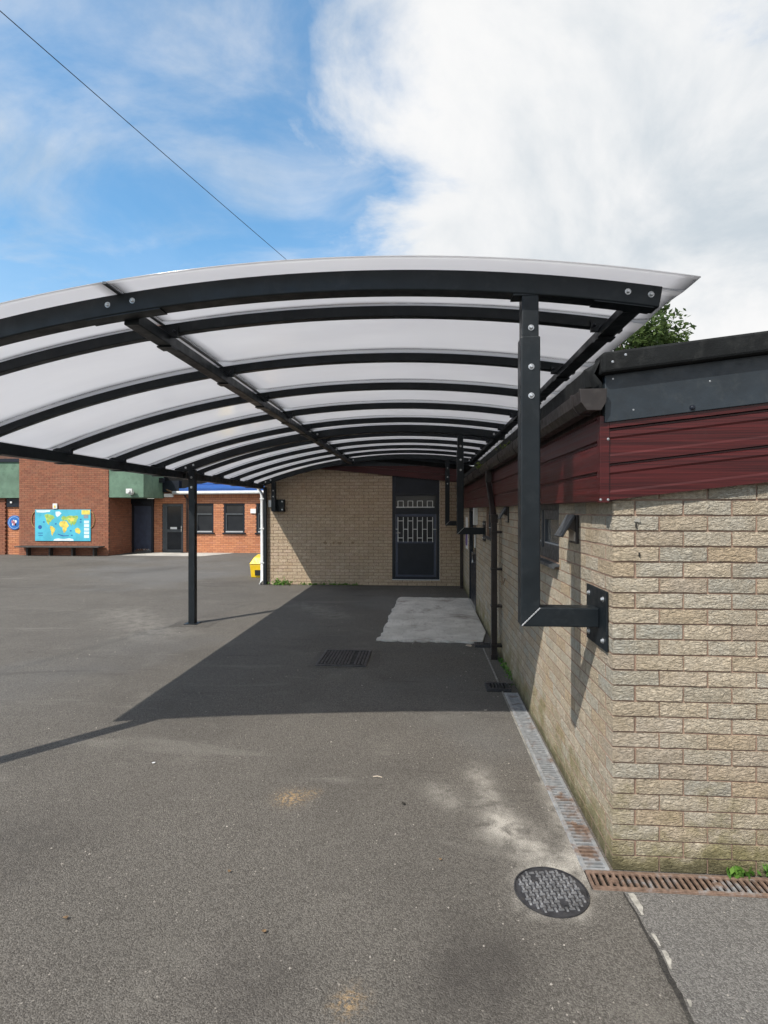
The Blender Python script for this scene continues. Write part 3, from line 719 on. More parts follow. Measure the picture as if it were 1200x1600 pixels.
# ------------------------------------------------------------------ end wall building
FB = empty('brick_building', (XL, YF, 0), 'buff brick end building with barred navy door under the far end of the canopy', 'building')
def far_building():
    FD = (-.70, .39, .145, 2.60)
    top = lambda x: 2.482 - (x - 0) * .100
    m = B(); core(m, 'x', XL + .006, XC + .0, 0, 2.43, YF + .008, YF + .10, [FD])
    m.prism([(XL + .006, 2.43), (-.70, 2.43), (-.70, top(-.7)), (XL + .006, top(XL))], 'y', YF + .008, YF + .1)
    m.box(XL + .008, XL + .1, YF + .1, 16.5, 0, 2.7)
    wall = m.build('wall', 'mortar_dark', FB)
    m = B(); rr = random.Random(9)
    for u0, u1, z0, z1, r in courses(XL, XC - .003, 2.95, [FD], 0, top):
        if z1 - z0 > .015: m.box(u0, u1, YF + rr.uniform(-.002, .003), YF + .08, z0, z1)
    for u0, u1, z0, z1, r in courses(YF + .115, 16.5, 2.7, [], 1): m.box(XL, XL + .08, u0, u1, z0, z1)
    tag(m.build('brick_courses', 'buff_brick_far', wall, rnd=True), kind='stuff')
    # sloping maroon verge boards and roof
    for i in range(2):
        m = B(); vs = []
        for x in (XL - .05, XC - .08):
            for y, z in ((YF - .035, 0), (YF - .003, 0), (YF - .003, .146), (YF - .035, .146)): vs.append((x, y, z + top(x) - .01 + i * .15))
        m.add(vs, [(0, 1, 2, 3), (4, 5, 6, 7), (0, 1, 5, 4), (1, 2, 6, 5), (2, 3, 7, 6), (3, 0, 4, 7)]); m.build('fascia_board', 'maroon_upvc', FB, .003)
    m = B(); vs = []
    for x in (XL - .12, XC + 1.):
        for y, z in ((YF - .06, .292), (16.6, .292), (16.6, .39), (YF - .06, .39)): vs.append((x, y, z + top(x)))
    m.add(vs, [(0, 1, 2, 3), (4, 5, 6, 7), (0, 1, 5, 4), (1, 2, 6, 5), (2, 3, 7, 6), (3, 0, 4, 7)]); m.build('roof', 'roof_felt', FB, .01)
    part('flashing_board', 'flashing', FB, (-2.6, 1.9, YF - .05, YF - .004, 2.77, 3.2))
    # the barred door
    x0, x1, z0, z1 = FD; yf = YF + .005
    d = part('door', 'navy', FB, (x0, x0 + .075, yf, yf + .08, z0, z1), (x1 - .075, x1, yf, yf + .08, z0, z1), (x0 + .075, x1 - .075, yf, yf + .08, 2.08, 2.13), (x0 + .075, x1 - .075, yf, yf + .08, 1.66, 1.79), (x0 + .075, x1 - .075, yf, yf + .08, z0, .21), bevel=.004)
    part('transom_panel', 'navy', d, (x0 + .075, x1 - .075, yf + .02, yf + .06, 2.13, z1))
    part('lower_panel', 'navy', d, (x0 + .13, x1 - .13, yf + .012, yf + .05, .25, .98), bevel=.004)
    part('leaf_frame', 'door_blue', d, (x0 + .078, x0 + .13, yf + .006, yf + .06, .21, 1.66), (x1 - .13, x1 - .078, yf + .006, yf + .06, .21, 1.66), (x0 + .13, x1 - .13, yf + .006, yf + .06, .98, 1.03), (x0 + .13, x1 - .13, yf + .006, yf + .06, .21, .25), (x0 + .13, x1 - .13, yf + .006, yf + .06, 1.60, 1.66), bevel=.003)
    part('pane', 'dark_glass', d, (x0 + .13, x1 - .13, yf + .035, yf + .04, 1.03, 1.60)); part('pane', 'dark_glass', d, (x0 + .075, x1 - .075, yf + .035, yf + .04, 1.79, 2.08))
    part('threshold', 'white_metal', d, (x0, x1 + .01, yf - .03, yf + .05, z0 - .016, z0 - .001))
    part('trim', 'white_metal', d, (x1 + .001, x1 + .012, yf - .002, yf + .03, z0, 2.42))
    xp = lambda cx: -.70 + (590 + cx / 5.926 - 613) * (1.09 / 74)
    t = .007
    pairs = [(190, 240), (283, 328), (370, 418), (462, 512)]
    for a, b in pairs:
        for q in (a, b):
            part('grille_bar', 'white_metal', d, (xp(q) - t, xp(q) + t, yf - .012, yf + .002, 1.01, 1.585)); part('grille_bar', 'white_metal', d, (xp(q) - t, xp(q) + t, yf - .012, yf + .002, 1.825, 1.965))
        for z in (1.50, 1.105): part('grille_bar', 'white_metal', d, (xp(a) + t, xp(b) - t, yf - .011, yf + .001, z - t, z + t))
        part('grille_bar', 'white_metal', d, (xp(a) + t, xp(b) - t, yf - .011, yf + .001, 1.955, 1.965))
    for a, b in ((165, 190), (240, 283), (328, 370), (418, 462), (512, 548)): part('grille_bar', 'white_metal', d, (xp(a) + t, xp(b) - t, yf - .011, yf + .001, 1.30, 1.314))
    part('grille_rail', 'white_metal', d, (xp(176), xp(528), yf - .014, yf + .003, 1.808, 1.826))
    B().tube([(x0 + .10, yf + .006, 1.22), (x0 + .10, yf - .04, 1.22), (x0 + .19, yf - .04, 1.22)], .009, 8).build('handle', 'chrome', d)
    # white rainwater pipe at the free corner, notice box
    m = B(); m.tube([(XL - .25, YF - .06, 2.44), (XL - .19, YF - .06, 2.34), (XL - .055, YF - .06, 2.15), (XL - .04, YF - .06, 2.06), (XL - .04, YF - .06, .10), (XL - .06, YF - .12, .02)], .036, 10)
    dp = m.build('downpipe', 'white_metal', FB, smooth=True)
    for z in (.5, 1.3, 2.0): part('pipe_clip', 'white_metal', dp, (XL - .083, XL + .02, YF - .10, YF - .002, z, z + .03))
    part('junction_box', 'white_sign', FB, (XL + .10, XL + .25, YF - .03, YF - .003, 1.82, 1.98), bevel=.004)
    # scuffed letters long gone: dark smudges
    for x, wd in ((-2.27, .10), (-2.07, .05), (-1.93, .12), (-1.62, .09)):
        pts = [(x + wd * .5 * cos(t) * random.uniform(.7, 1.1), .98 + .035 * sin(t) * random.uniform(.6, 1.2)) for t in [2 * pi * i / 9 for i in range(9)]]
        B().prism(pts, 'y', YF - .0035, YF - .0025).build('soot_smudge', 'soot', FB)
far_building()

# ------------------------------------------------------------------ canopy
CN = empty('canopy', (-1.2, 2.95, 0), 'long arched canopy of white sheets on dark steel frames with bracket posts', 'canopy')
RAD, AX, AZ = 9.6, -.35, 3.022
def arch(x): return AZ - (RAD - sqrt(RAD * RAD - (x - AX) ** 2))
CX0, CX1 = -3.80, 1.225
FY = [2.95, 8.25, 12.55]; RY = [3.44, 4.47, 5.50, 6.53, 7.56, 8.95, 9.85, 10.75, 11.65]
PURL = [-3.72, -1.64, 1.105]
def arc_bar(x0, x1, y0, y1, t0, t1, n=44):
    m = B(); vs = []; fs = []
    for i in range(n + 1):
        x = x0 + (x1 - x0) * i / n; z = arch(x)
        nx, nz = (x - AX) / RAD, sqrt(1 - ((x - AX) / RAD) ** 2)
        for y, t in ((y0, t0), (y1, t0), (y1, t1), (y0, t1)): vs.append((x + nx * t, y, z + nz * t))
    for i in range(n):
        for q in range(4): a = i * 4 + q; b = i * 4 + (q + 1) % 4; fs.append((a, b, b + 4, a + 4))
    fs += [(0, 1, 2, 3), (n * 4, n * 4 + 1, n * 4 + 2, n * 4 + 3)]
    return m.add(vs, fs)
def canopy():
    for i, y in enumerate(FY):
        b = arc_bar(CX0, CX1, y - .05, y + .05, -.108, 0).build('main_beam', 'steel', CN, .006)
        for x in (1.05, 1.165, -1.58, -1.72, -3.5, -3.62):
            z = arch(x) - .05
            B().dome((x, y - .05, z), (0, -1, 0), .0105, .012).build('bolt', 'galv', b)
        # short splice plate where the beam is jointed
        arc_bar(-1.86, -1.44, y - .046, y + .046, -.114, -.1085, 6).build('splice_plate', 'steel', b)
        arc_bar(.90, 1.20, y - .046, y + .046, -.114, -.1085, 6).build('splice_plate', 'steel', b)
    for y in RY:
        arc_bar(CX0 + .02, CX1 - .01, y - .028, y + .028, -.066, 0).build('rafter', 'steel', CN, .004)
    for px in PURL:
        wd = {0: .06, 1: .044, 2: .048}[PURL.index(px)]
        zt = arch(px) - .0685 + (.0 if px < 1 else .002); dep = .07 if px == PURL[1] else (.105 if px < 0 else .05)
        ys = [FY[0] + .0505, FY[1] - .0505, FY[1] + .0505, FY[2] - .0505]
        for a, b in ((ys[0], ys[1]), (ys[2], ys[3])):
            p = part('purlin', 'steel', CN, (px - wd, px + wd, a, b, zt - dep, zt), bevel=.005)
            for y in RY:
                if not a < y < b: continue
                c = B(); c.box(px - wd - .045, px + wd + .045, y - .045, y - .0285, zt - .02, zt + .05); e_ = .03 if px < -3 else .004; c.box(px - wd - e_, px + wd + e_, y - .045, y + .045, zt - dep - .010, zt - dep - .001)
                cl = c.build('cleat', 'steel', p)
                for s in (-1, 1): B().dome((px + s * (wd + .025), y - .0455, zt + .018), (0, -1, 0), .010, .012, 8).build('bolt', 'navy', cl)
    # light metal edge profiles along both long sides and the sheet joint strip
    for x, nm, wdt in ((CX0 - .075, 'edge_profile', .02),):
        z = arch(x); part(nm, 'steel' if x < 0 else 'white_metal', CN, (x - wdt, x + wdt, 2.79, 12.68, z - .012, z + .002), bevel=.002)
    z = arch(-3.83); part('edge_channel', 'steel', CN, (-3.865, -3.802, 2.90, 12.62, z - .085, z - .014), bevel=.003)
    # sheets, bowed a little between the arches
    lines = sorted([2.765] + [FY[0]] + RY + [FY[1]] + [12.70])
    m0 = -1.66
    for (xa, xb) in ((CX0 - .10, m0 - .012), (m0 + .012, 1.345)):
        for j in range(len(lines) - 1):
            ya, yb = lines[j] + (.0015 if j else 0), lines[j + 1] - .0015; nx, ny = 26, 6
            vs = []; fs = []; rr = random.Random(int(j * 31 + xa * 7)); ph = rr.uniform(0, 6); am = rr.uniform(.003, .009) if j else 0
            for side in (0, 1):
                for a in range(ny + 1):
                    for b in range(nx + 1):
                        x = xa + (xb - xa) * b / nx; t = a / ny; y = ya + (yb - ya) * t
                        bow = am * sin(pi * t) * (sin(3.1 * (x - xa) + ph) + .6 * sin(7.3 * x + ph))
                        vs.append((x, y, arch(x) + .006 + bow * .9 + abs(am) * sin(pi * t) * .5 + side * .005))
            nn = (nx + 1) * (ny + 1); st = nx + 1
            for a in range(ny):
                for b in range(nx):
                    q = a * st + b; fs.append((q, q + 1, q + st + 1, q + st)); fs.append((nn + q, nn + q + st, nn + q + st + 1, nn + q + 1))
            for b in range(nx):
                fs.append((b, nn + b, nn + b + 1, b + 1)); q = ny * st + b; fs.append((q, q + 1, nn + q + 1, nn + q))
            for a in range(ny):
                q = a * st; fs.append((q, q + st, nn + q + st, nn + q)); q = a * st + nx; fs.append((q, nn + q, nn + q + st, q + st))
            B().add(vs, fs).build('roof_sheet', 'opal_sheet', CN, smooth=True)
    m = B(); z = arch(m0); m.box(m0 - .011, m0 + .011, 2.77, 12.69, z + .001, z + .014); m.build('joint_strip', 'grey_frame', CN)
    # bracket posts on the right, cranked back to the wall
    def cranked(y, zarm, py0, py1):
        s = .05; xc = .56; zb = arch(xc) - .1085; zs = zb - .217
        vs = []
        p = B(); p.add([(xc - s, y - s, zarm - s), (xc + s, y - s, zarm + s), (xc + s, y + s, zarm + s), (xc - s, y + s, zarm - s), (xc - s, y - s, zs), (xc + s, y - s, zs), (xc + s, y + s, zs), (xc - s, y + s, zs)],
              [(0, 3, 2, 1), (4, 5, 6, 7), (0, 1, 5, 4), (1, 2, 6, 5), (2, 3, 7, 6), (3, 0, 4, 7)])
        po = p.build('post', 'steel', CN, .007)
        part('inner_tube', 'steel', po, (xc - .043, xc + .043, y - .043, y + .043, zs - .05, zb), bevel=.005)
        part('head_plate', 'steel', po, (xc - .09, xc + .09, y - .046, y + .046, zb - .0035, zb + .006))
        a = B(); e = XC - .014
        a.add([(xc - s + .002, y - s, zarm - s), (e, y - s, zarm - s), (e, y - s, zarm + s), (xc + s + .002, y - s, zarm + s), (xc - s + .002, y + s, zarm - s), (e, y + s, zarm - s), (e, y + s, zarm + s), (xc + s + .002, y + s, zarm + s)],
              [(0, 1, 2, 3), (4, 7, 6, 5), (0, 4, 5, 1), (1, 5, 6, 2), (2, 6, 7, 3), (3, 7, 4, 0)]); a.build('arm', 'steel', po, .006)
        q = [(xc - s + .004 + (2 * s - .006) * t / 26, y - s - .0012, zarm - s + .004 + (2 * s - .006) * t / 26) for t in range(27)]
        B().tube(q, [.0028 + .0016 * (i % 3) * .5 for i in range(27)], 6).build('weld_bead', 'weld', po)
        pl = part('wall_plate', 'steel', po, (XC - .0135, XC - .0025, py0, py1, zarm - .15, zarm + .15), bevel=.003)
        for yy in (py0 + .05, py1 - .05):
            for zz in (zarm - .105, zarm + .105): B().dome((XC - .0138, yy, zz), (-1, 0, 0), .0105, .012).build('bolt', 'galv', pl)
        for zz in (zb - .172, zb - .377, zb - .527):
            yy = y - (.0432 if zz > zs else .0502)
            B().dome((xc + .003, yy, zz), (0, -1, 0), .0105, .012).build('bolt', 'galv', po)
    cranked(FY[0], 1.195, 2.795, 3.125); cranked(FY[1], 1.44, 8.10, 8.40); cranked(FY[2] - .04, 1.45, 12.38, 12.66)
    # free-standing posts on the left
    for y in FY[:2]:
        xc = -3.53; zt = arch(xc) - .111
        po = part('post', 'steel', CN, (xc - .05, xc + .05, y - .05, y + .05, 0, zt), bevel=.006)
        part('base_plate', 'steel', po, (xc - .10, xc + .10, y - .10, y + .10, .001, .013))
        for zz in (zt - .12, zt - .27): B().dome((xc, y - .0502, zz), (0, -1, 0), .012, .012).build('bolt', 'galv', po)
    y = FY[2]; xc = -3.44; zt = arch(xc) - .111
    po = part('post', 'steel', CN, (xc - .05, xc + .05, y - .045, y + .05, 1.72, zt), bevel=.006)
    pl = part('wall_plate', 'steel', po, (xc - .05, xc + .22, YF - .10, YF - .004, 1.71, 2.0), bevel=.004)
    for xx in (xc, xc + .17):
        for zz in (1.76, 1.95): B().dome((xx, YF - .1005, zz), (0, -1, 0), .012, .012).build('bolt', 'galv', pl)
    for zz in (2.06, 2.2): B().dome((xc, y - .0455, zz), (0, -1, 0), .011, .012).build('bolt', 'galv', po)
    part('rainwater_pipe', 'steel', CN, (XL + .0, XL + .075, YF - .095, YF - .02, .0, arch(CX0) - .09), bevel=.01)
canopy()

# ------------------------------------------------------------------ drains and covers
def drain(name, label, axis, sections, mats):
    x0, x1, y0, y1 = (DX0, DX1, DY0, DEND) if axis == 'y' else (DX0, 6.0, DY0, DY1)
    e = empty(name, ((x0 + x1) / 2, (y0 + y1) / 2, 0), label, 'drain')
    def bx(u0, u1, v0, v1, z0, z1): return (v0, v1, u0, u1, z0, z1) if axis == 'y' else (u0, u1, v0, v1, z0, z1)
    va, vb = (DX0, DX1) if axis == 'y' else (DY0, DY1)
    ua, ub = sections[0][0], sections[-1][1]
    part('channel', 'soil_shade', e, bx(ua, ub, va, va + .006, -.12, -.003), bx(ua, ub, vb - .006, vb, -.12, -.003), bx(ua, ub, va, vb, -.13, -.1205))  # trough coloured dark in place of the shade of a deeper channel
    for (u0, u1), mt in zip(sections, mats):
        g = part('grate', mt, e, bx(u0 + .002, u1 - .002, va + .001, va + .020, -.004, .007), bx(u0 + .002, u1 - .002, vb - .020, vb - .001, -.004, .007), bx(u0 + .002, u1 - .002, va - .004, va + .001, -.004, .003), bevel=.0015)
        n = int((u1 - u0) / .0305); st = (u1 - u0 - .004) / n; w2 = st * .21
        b0 = B(); b0.box(*bx(-w2, w2, va + .0195, vb - .0195, -.006, .0055)); me = None
        for i in range(n + 1):
            c = u0 + .002 + i * st; c = min(max(c, u0 + .002 + w2), u1 - .002 - w2)
            if me is None:
                o = b0.build('bar', mt, g); me = o.data
            else: o = bpy.data.objects.new('bar', me); col.objects.link(o); o.parent = g
            o.location = (0, c, 0) if axis == 'y' else (c, 0, 0)
        # centre fixing plates
        for f in (.1, .5, .9):
            c = u0 + (u1 - u0) * f; mid = (va + vb) / 2
            fx = part('fixing', mt, g, bx(c - .018, c + .018, mid - .014, mid + .014, -.003, .0065))
drain('channel_drain', 'slotted channel drain running along the foot of the side wall', 'y', [(DY1 + .001, 3.55), (3.55, 4.52), (4.52, DEND)], ['grate_mid', 'grate_galv', 'grate_galv'])
drain('channel_drain', 'rusty slotted channel drain along the foot of the front wall', 'x', [(DX0 + .004, 1.96), (1.96, 2.96), (2.96, 3.96), (3.96, 4.98), (4.98, 6.0)], ['grate_rusty'] * 5)

def round_cover():
    c = Vector((.588, 2.57, 0)); r = .158
    e = empty('manhole_cover', c, 'round cast iron cover with raised checker pattern beside the drain', 'manhole cover')
    n = 48; m = B()
    vs = []; fs = []
    for q, z in ((r + .008, .001), (r + .008, .009), (r + .002, .009), (r + .002, .002)):
        vs += [(c.x + q * cos(2 * pi * i / n), c.y + q * sin(2 * pi * i / n), z) for i in range(n)]
    for k in range(3): fs += [(k * n + i, k * n + (i + 1) % n, (k + 1) * n + (i + 1) % n, (k + 1) * n + i) for i in range(n)]
    m.add(vs, fs); m.build('rim', 'iron', e)
    m = B(); m.prism([(c.x + r * cos(2 * pi * i / n), c.y + r * sin(2 * pi * i / n)) for i in range(n)], 'z', .001, .0065); m.build('lid', 'iron', e)
    rods = B(); st = .0245; k = int(r / st) + 1; a0 = R(8)
    def rot(u, v): return (c.x + u * cos(a0) - v * sin(a0), c.y + u * sin(a0) + v * cos(a0))
    for i in range(-k, k + 1):
        for j in range(-k, k + 1):
            u, v = i * st, j * st
            if math.hypot(u, v) > r - .014: continue
            if (abs(math.hypot(u - .03, v + .085)) < .02) or (abs(math.hypot(u + .05, v - .08)) < .02): continue
            L, W = (.0130, .0052) if (i + j) % 2 else (.0052, .0130)
            q = [rot(u - L, v - W), rot(u + L, v - W), rot(u + L, v + W), rot(u - L, v + W)]
            q2 = [rot(u - L * .75, v - W * .7), rot(u + L * .75, v - W * .7), rot(u + L * .75, v + W * .7), rot(u - L * .75, v + W * .7)]
            rods.hexa([(*p, .0062) for p in q] + [(*p, .0118) for p in q2])
    o = rods.build('tread_pattern', 'iron_worn', e); o['kind'] = 'stuff'
    for u, v in ((.03, -.085), (-.05, .08)):
        x, y = rot(u, v); B().tube([(x, y, .005), (x, y, .0105)], .016, 14).build('key_socket', 'iron', e)
round_cover()
def rect_cover():
    x0, x1, y0, y1 = -1.20, -.63, 6.10, 6.78
    e = empty('manhole_cover', ((x0 + x1) / 2, (y0 + y1) / 2, 0), 'rectangular ribbed iron cover in the shaded tarmac', 'manhole cover')
    m = B(); pts = []
    for a, b, n in (((x0 - .08, y0 - .06), (x1 + .12, y0 - .04), 9), ((x1 + .14, y0 - .02), (x1 + .12, y1 + .05), 6), ((x1 + .1, y1 + .06), (x0 - .06, y1 + .07), 8), ((x0 - .08, y1 + .05), (x0 - .09, y0), 6)):
        for i in range(n): t = i / n; pts.append((a[0] + (b[0] - a[0]) * t + random.uniform(-.02, .02), a[1] + (b[1] - a[1]) * t + random.uniform(-.02, .02)))
    m.add([(x, y, .004) for x, y in pts], [tuple(range(len(pts)))]); m.build('tarmac_surround', 'tarmac_patch', e)
    part('frame', 'iron', e, (x0, x1, y0, y0 + .03, .003, .016), (x0, x1, y1 - .03, y1, .003, .016), (x0, x0 + .03, y0 + .03, y1 - .03, .003, .016), (x1 - .03, x1, y0 + .03, y1 - .03, .003, .016))
    part('lid', 'near_black', e, (x0 + .034, x1 - .034, y0 + .034, y1 - .034, .0045, .008))
    n = 13
    for i in range(n):
        x = x0 + .055 + (x1 - x0 - .11) * i / (n - 1)
        if i == 9: continue
        part('rib', 'iron', e, (x - .011, x + .011, y0 + .05, y1 - .05, .0075, .0175))
rect_cover()
def gully(x, y, sx, sy, label):
    e = empty('gully_grate', (x, y, 0), label, 'drain grate')
    part('sump_shade', 'near_black', e, (x - sx, x + sx, y - sy, y + sy, .001, .006))  # flat plate on the ground, coloured near black for the pit's shade
    part('frame', 'iron', e, (x - sx, x + sx, y - sy, y - sy + .02, .0062, .03), (x - sx, x + sx, y + sy - .02, y + sy, .0062, .03), (x - sx, x - sx + .02, y - sy + .02, y + sy - .02, .0062, .03), (x + sx - .02, x + sx, y - sy + .02, y + sy - .02, .0062, .03))
    n = 6
    for i in range(n):
        q = x - sx + .02 + (2 * sx - .04) * (i + .5) / n; part('bar', 'iron', e, (q - .008, q + .008, y - sy + .02, y + sy - .02, .008, .028))
gully(.735, 5.46, .115, .10, 'small square gully grate at the end of the slotted drain')
gully(.77, 7.16, .10, .09, 'small gully grate at the edge of the concrete slab')
tag(part('drain_cover', 'tarmac_patch', None, (DX0 + .0, DX1 - .002, 5.58, 7.02, .001, .012)), 'dark plain cover strip over the shaded stretch of drain by the brown downpipe', 'drain cover')
tag(part('kerb_edging', 'edging', None, (DX0 - .020, DX0 - .006, 3.56, 7.04, -.01, .006)), 'thin pale concrete edging beside the slotted side drain', 'edging')

# ------------------------------------------------------------------ red brick building at the left
LB = empty('brick_building', (-13.8, 20.3, 0), 'dark red brick building with green rendered band at far left', 'building')
YA, YB = 20.3, 22.0
def bricks_x(m, x0, x1, y, ztop, openings, z_from=0.):
    for u0, u1, z0, z1, r in courses(x0, x1, ztop, openings):
        if z0 >= z_from: m.box(u0, u1, y, y + .09, z0, z1)
def left_building():
    m = B(); m.box(-15.594, -12.006, YA + .006, YA + 3, 0, 4.3); wall = m.build('wall', 'mortar_soot', LB)
    m = B(); bricks_x(m, -15.6, -12.0, YA, 4.28, [])
    for u0, u1, z0, z1, r in courses(YA + .1125, YB, 4.28, [], 1): m.box(-12.09, -12.0, u0, u1, z0, z1)
    tag(m.build('brick_courses', 'red_brick', wall, rnd=True), kind='stuff')
    part('roof', 'roof_felt', LB, (-15.65, -11.95, YA - .04, YA + 3, 4.302, 4.40))
    # orange strip at the left with a dark fanlight and green band above
    m = B(); m.box(-24, -15.601, YA + .31, YA + 3, 0, 4.2); w2 = m.build('wall', 'mortar_soot', LB)
    m = B(); bricks_x(m, -16.32, -15.605, YA + .30, 1.85, [])
    tag(m.build('brick_courses', 'orange_brick', w2, rnd=True), kind='stuff')
    m = B(); bricks_x(m, -19.5, -16.33, YA + .22, 2.2, [])
    tag(m.build('brick_courses', 'red_brick', w2, rnd=True), kind='stuff')
    fl = part('fanlight', 'navy', LB, (-16.30, -15.606, YA + .24, YA + .305, 1.87, 2.20)); part('lamp', 'white_sign', fl, (-16.13, -16.06, YA + .20, YA + .239, 2.02, 2.09))
    part('green_band', 'green_render', LB, (-24, -15.606, YA + .10, YA + .30, 2.22, 3.62), bevel=.01)
    part('band_coping', 'navy', LB, (-24, -15.604, YA + .05, YA + .4, 3.622, 3.75))
    # right green band over the recessed entrance
    part('green_band', 'green_render', LB, (-11.995, -10.62, YA + .02, YB - .02, 2.23, 3.45), bevel=.01)
    part('band_coping', 'navy', LB, (-11.995, -10.58, YA - .02, YB - .02, 3.452, 3.56))
    d = part('door', 'navy', LB, (-11.96, -11.88, YB - .06, YB + .05, .0, 2.0), (-11.14, -11.06, YB - .06, YB + .05, .0, 2.0), (-11.88, -11.14, YB - .06, YB + .05, 1.92, 2.0), bevel=.005)
    part('leaf', 'door_blue', d, (-11.88, -11.14, YB - .03, YB + .03, .10, 1.92), bevel=.004); part('kick_strip', 'chrome', d, (-11.78, -11.24, YB - .04, YB - .0305, .10, .15))
    part('lintel', 'navy', LB, (-11.98, -11.04, YB - .1, YB + .05, 2.0, 2.22))
    cm = B(); cm.tube([(-11.08, YA + .0, 2.42), (-11.08, YA - .10, 2.42)], .10, 12); cm.box(-11.2, -10.97, YA - .2, YA - .10, 2.38, 2.56); cm.tube([(-11.08, YA - .2, 2.47), (-11.08, YA - .26, 2.47)], .06, 10)
    o = cm.build('security_camera', 'white_metal'); tag(o, 'white security camera on the green band over the recessed door', 'camera')
left_building()

OB = empty('brick_building', (-7.5, 22, 0), 'orange brick wing with two dark windows and blue metal roof', 'building')
def orange_building():
    D2 = (-10.70, -9.82, 0, 2.0); WA = (-9.33, -8.54, .83, 2.02); WB = (-8.10, -7.24, .83, 2.02); WC = (-6.75, -5.9, .83, 2.02)
    ops = [D2, WA, WB, WC]
    m = B(); core(m, 'x', -11.054, -2.0, 0, 2.55, YB + .006, YB + .2, ops); wall = m.build('wall', 'mortar_soot', OB)
    m = B(); bricks_x(m, -11.05, -2.0, YB, 2.25, ops)
    u = -11.05
    while u < -2:                                # soldier course under the eaves
        m.box(u, u + .066, YB, YB + .09, 2.262, 2.475); u += .076
    tag(m.build('brick_courses', 'orange_brick', wall, rnd=True), kind='stuff')
    part('dark_back_panel', 'near_black', OB, (-11, -2.1, YB + .5, YB + .55, 0, 2.5))  # thin near-black sheet that paints the dark room behind the openings
    x0, x1, z0, z1 = D2; y = YB + .02
    d = part('door', 'grey_frame', OB, (x0, x0 + .09, y, y + .08, 0, z1), (x1 - .09, x1, y, y + .08, 0, z1), (x0 + .09, x1 - .09, y, y + .08, z1 - .1, z1), (x0 + .09, x1 - .09, y, y + .08, 0, .12), (x0 + .09, x1 - .09, y, y + .08, .84, .95), (x0 + .09, x0 + .2, y, y + .08, .12, .84), (x0 + .09, x0 + .2, y, y + .08, .95, z1 - .1), bevel=.005)
    part('pane', 'dark_glass', d, (x0 + .2, x1 - .09, y + .03, y + .04, .95, z1 - .1)); part('pane', 'dark_glass', d, (x0 + .2, x1 - .09, y + .03, y + .04, .12, .84))
    part('notice', 'white_sign', d, (x0 + .32, x0 + .60, y + .018, y + .028, .96, 1.05)); part('handle', 'chrome', d, (x1 - .075, x1 - .045, y - .05, y - .001, .86, 1.1))
    for x0, x1, z0, z1 in (WA, WB, WC):
        wn = part('window', 'navy', OB, (x0, x0 + .07, y, y + .08, z0, z1), (x1 - .07, x1, y, y + .08, z0, z1), (x0 + .07, x1 - .07, y, y + .08, z1 - .07, z1), (x0 + .07, x1 - .07, y, y + .08, z0, z0 + .09), bevel=.005)
        part('transom', 'grey_frame', wn, (x0 + .07, x1 - .07, y - .005, y + .07, z1 - .47, z1 - .40)); part('jamb', 'grey_frame', wn, (x0 + .07, x0 + .11, y + .004, y + .06, z0 + .09, z1 - .47))
        part('pane', 'dark_glass', wn, (x0 + .07, x1 - .07, y + .03, y + .04, z1 - .40, z1 - .07)); part('pane', 'dark_glass', wn, (x0 + .11, x1 - .07, y + .03, y + .04, z0 + .09, z1 - .47))
        part('sill', 'navy', wn, (x0 - .05, x1 + .05, YB - .06, YB + .02, z0 - .06, z0 - .001), bevel=.004); part('sill_strip', 'blind', wn, (x0 + .07, x1 - .07, y - .008, y - .001, z0 + .01, z0 + .06))
    # roof: ribbed blue metal, hipped at the left
    y0, z0 = YB - .20, 2.58; n = 26
    rf = B(); vs = [(-9.9, y0, z0), (-2.0, y0, z0), (-2.0, y0 + 3.2, z0 + 1.05), (-7.6, y0 + 3.2, z0 + 1.05), (-9.9, y0, z0 - .08), (-2.0, y0, z0 - .08), (-2.0, y0 + 3.2, z0 + .97), (-7.6, y0 + 3.2, z0 + .97)]
    rf.add(vs, [(0, 1, 2, 3), (7, 6, 5, 4), (0, 4, 5, 1), (1, 5, 6, 2), (2, 6, 7, 3), (3, 7, 4, 0)]); r = rf.build('roof', 'blue_roof', OB)
    for i in range(5):
        t = i / 5; za = z0 + .004 + 1.05 * t; ya = y0 + 3.2 * t; xa = -9.9 + 2.3 * t
        part('roof_rib', 'blue_roof', r, (xa, -2.0, ya, ya + .06, za, za + .05))
    part('roof_upstand', 'roof_felt', OB, (-13.2, -3.2, YB + 1.7, YB + 1.8, 2.4, 3.9))
    part('eaves_board', 'navy', OB, (-11.05, -9.92, YB - .16, YB + .1, 2.48, 2.95)); part('eaves_board', 'navy', OB, (-9.915, -2.0, YB - .17, YB - .02, 2.48, 2.575))
    g = B(); g.tube([(-10.15, YB - .24, 2.45), (-6.2, YB - .24, 2.47), (-3., YB - .24, 2.48)], .07, 10); gt = g.build('gutter', 'white_metal', OB, smooth=True)
    B().tube([(-10.15, YB - .24, 2.47), (-10.55, YB - .10, 2.62), (-10.9, YB - .1, 2.72)], .035, 8).build('branch_pipe', 'leaf_brown', gt)
    B().tube([(-9.7, YB - .22, 2.40), (-9.62, YB - .07, 2.2), (-9.62, YB - .06, .05)], .035, 8).build('downpipe', 'pipe_brown', OB)
    part('junction_box', 'white_sign', OB, (-6.98, -6.76, YB - .05, YB - .002, 1.62, 1.80)); part('emergency_light', 'white_sign', OB, (-10.58, -10.2, YB - .12, YB - .002, 2.28, 2.42), bevel=.01)
    fl = part('floodlight', 'navy', OB, (-10.75, -10.45, YB - .45, YB - .30, 2.86, 3.05), bevel=.01); part('lens', 'dark_glass', fl, (-10.72, -10.48, YB - .46, YB - .451, 2.88, 3.03)); part('arm', 'navy', fl, (-10.63, -10.57, YB - .299, YB - .16, 2.9, 2.96))
orange_building()

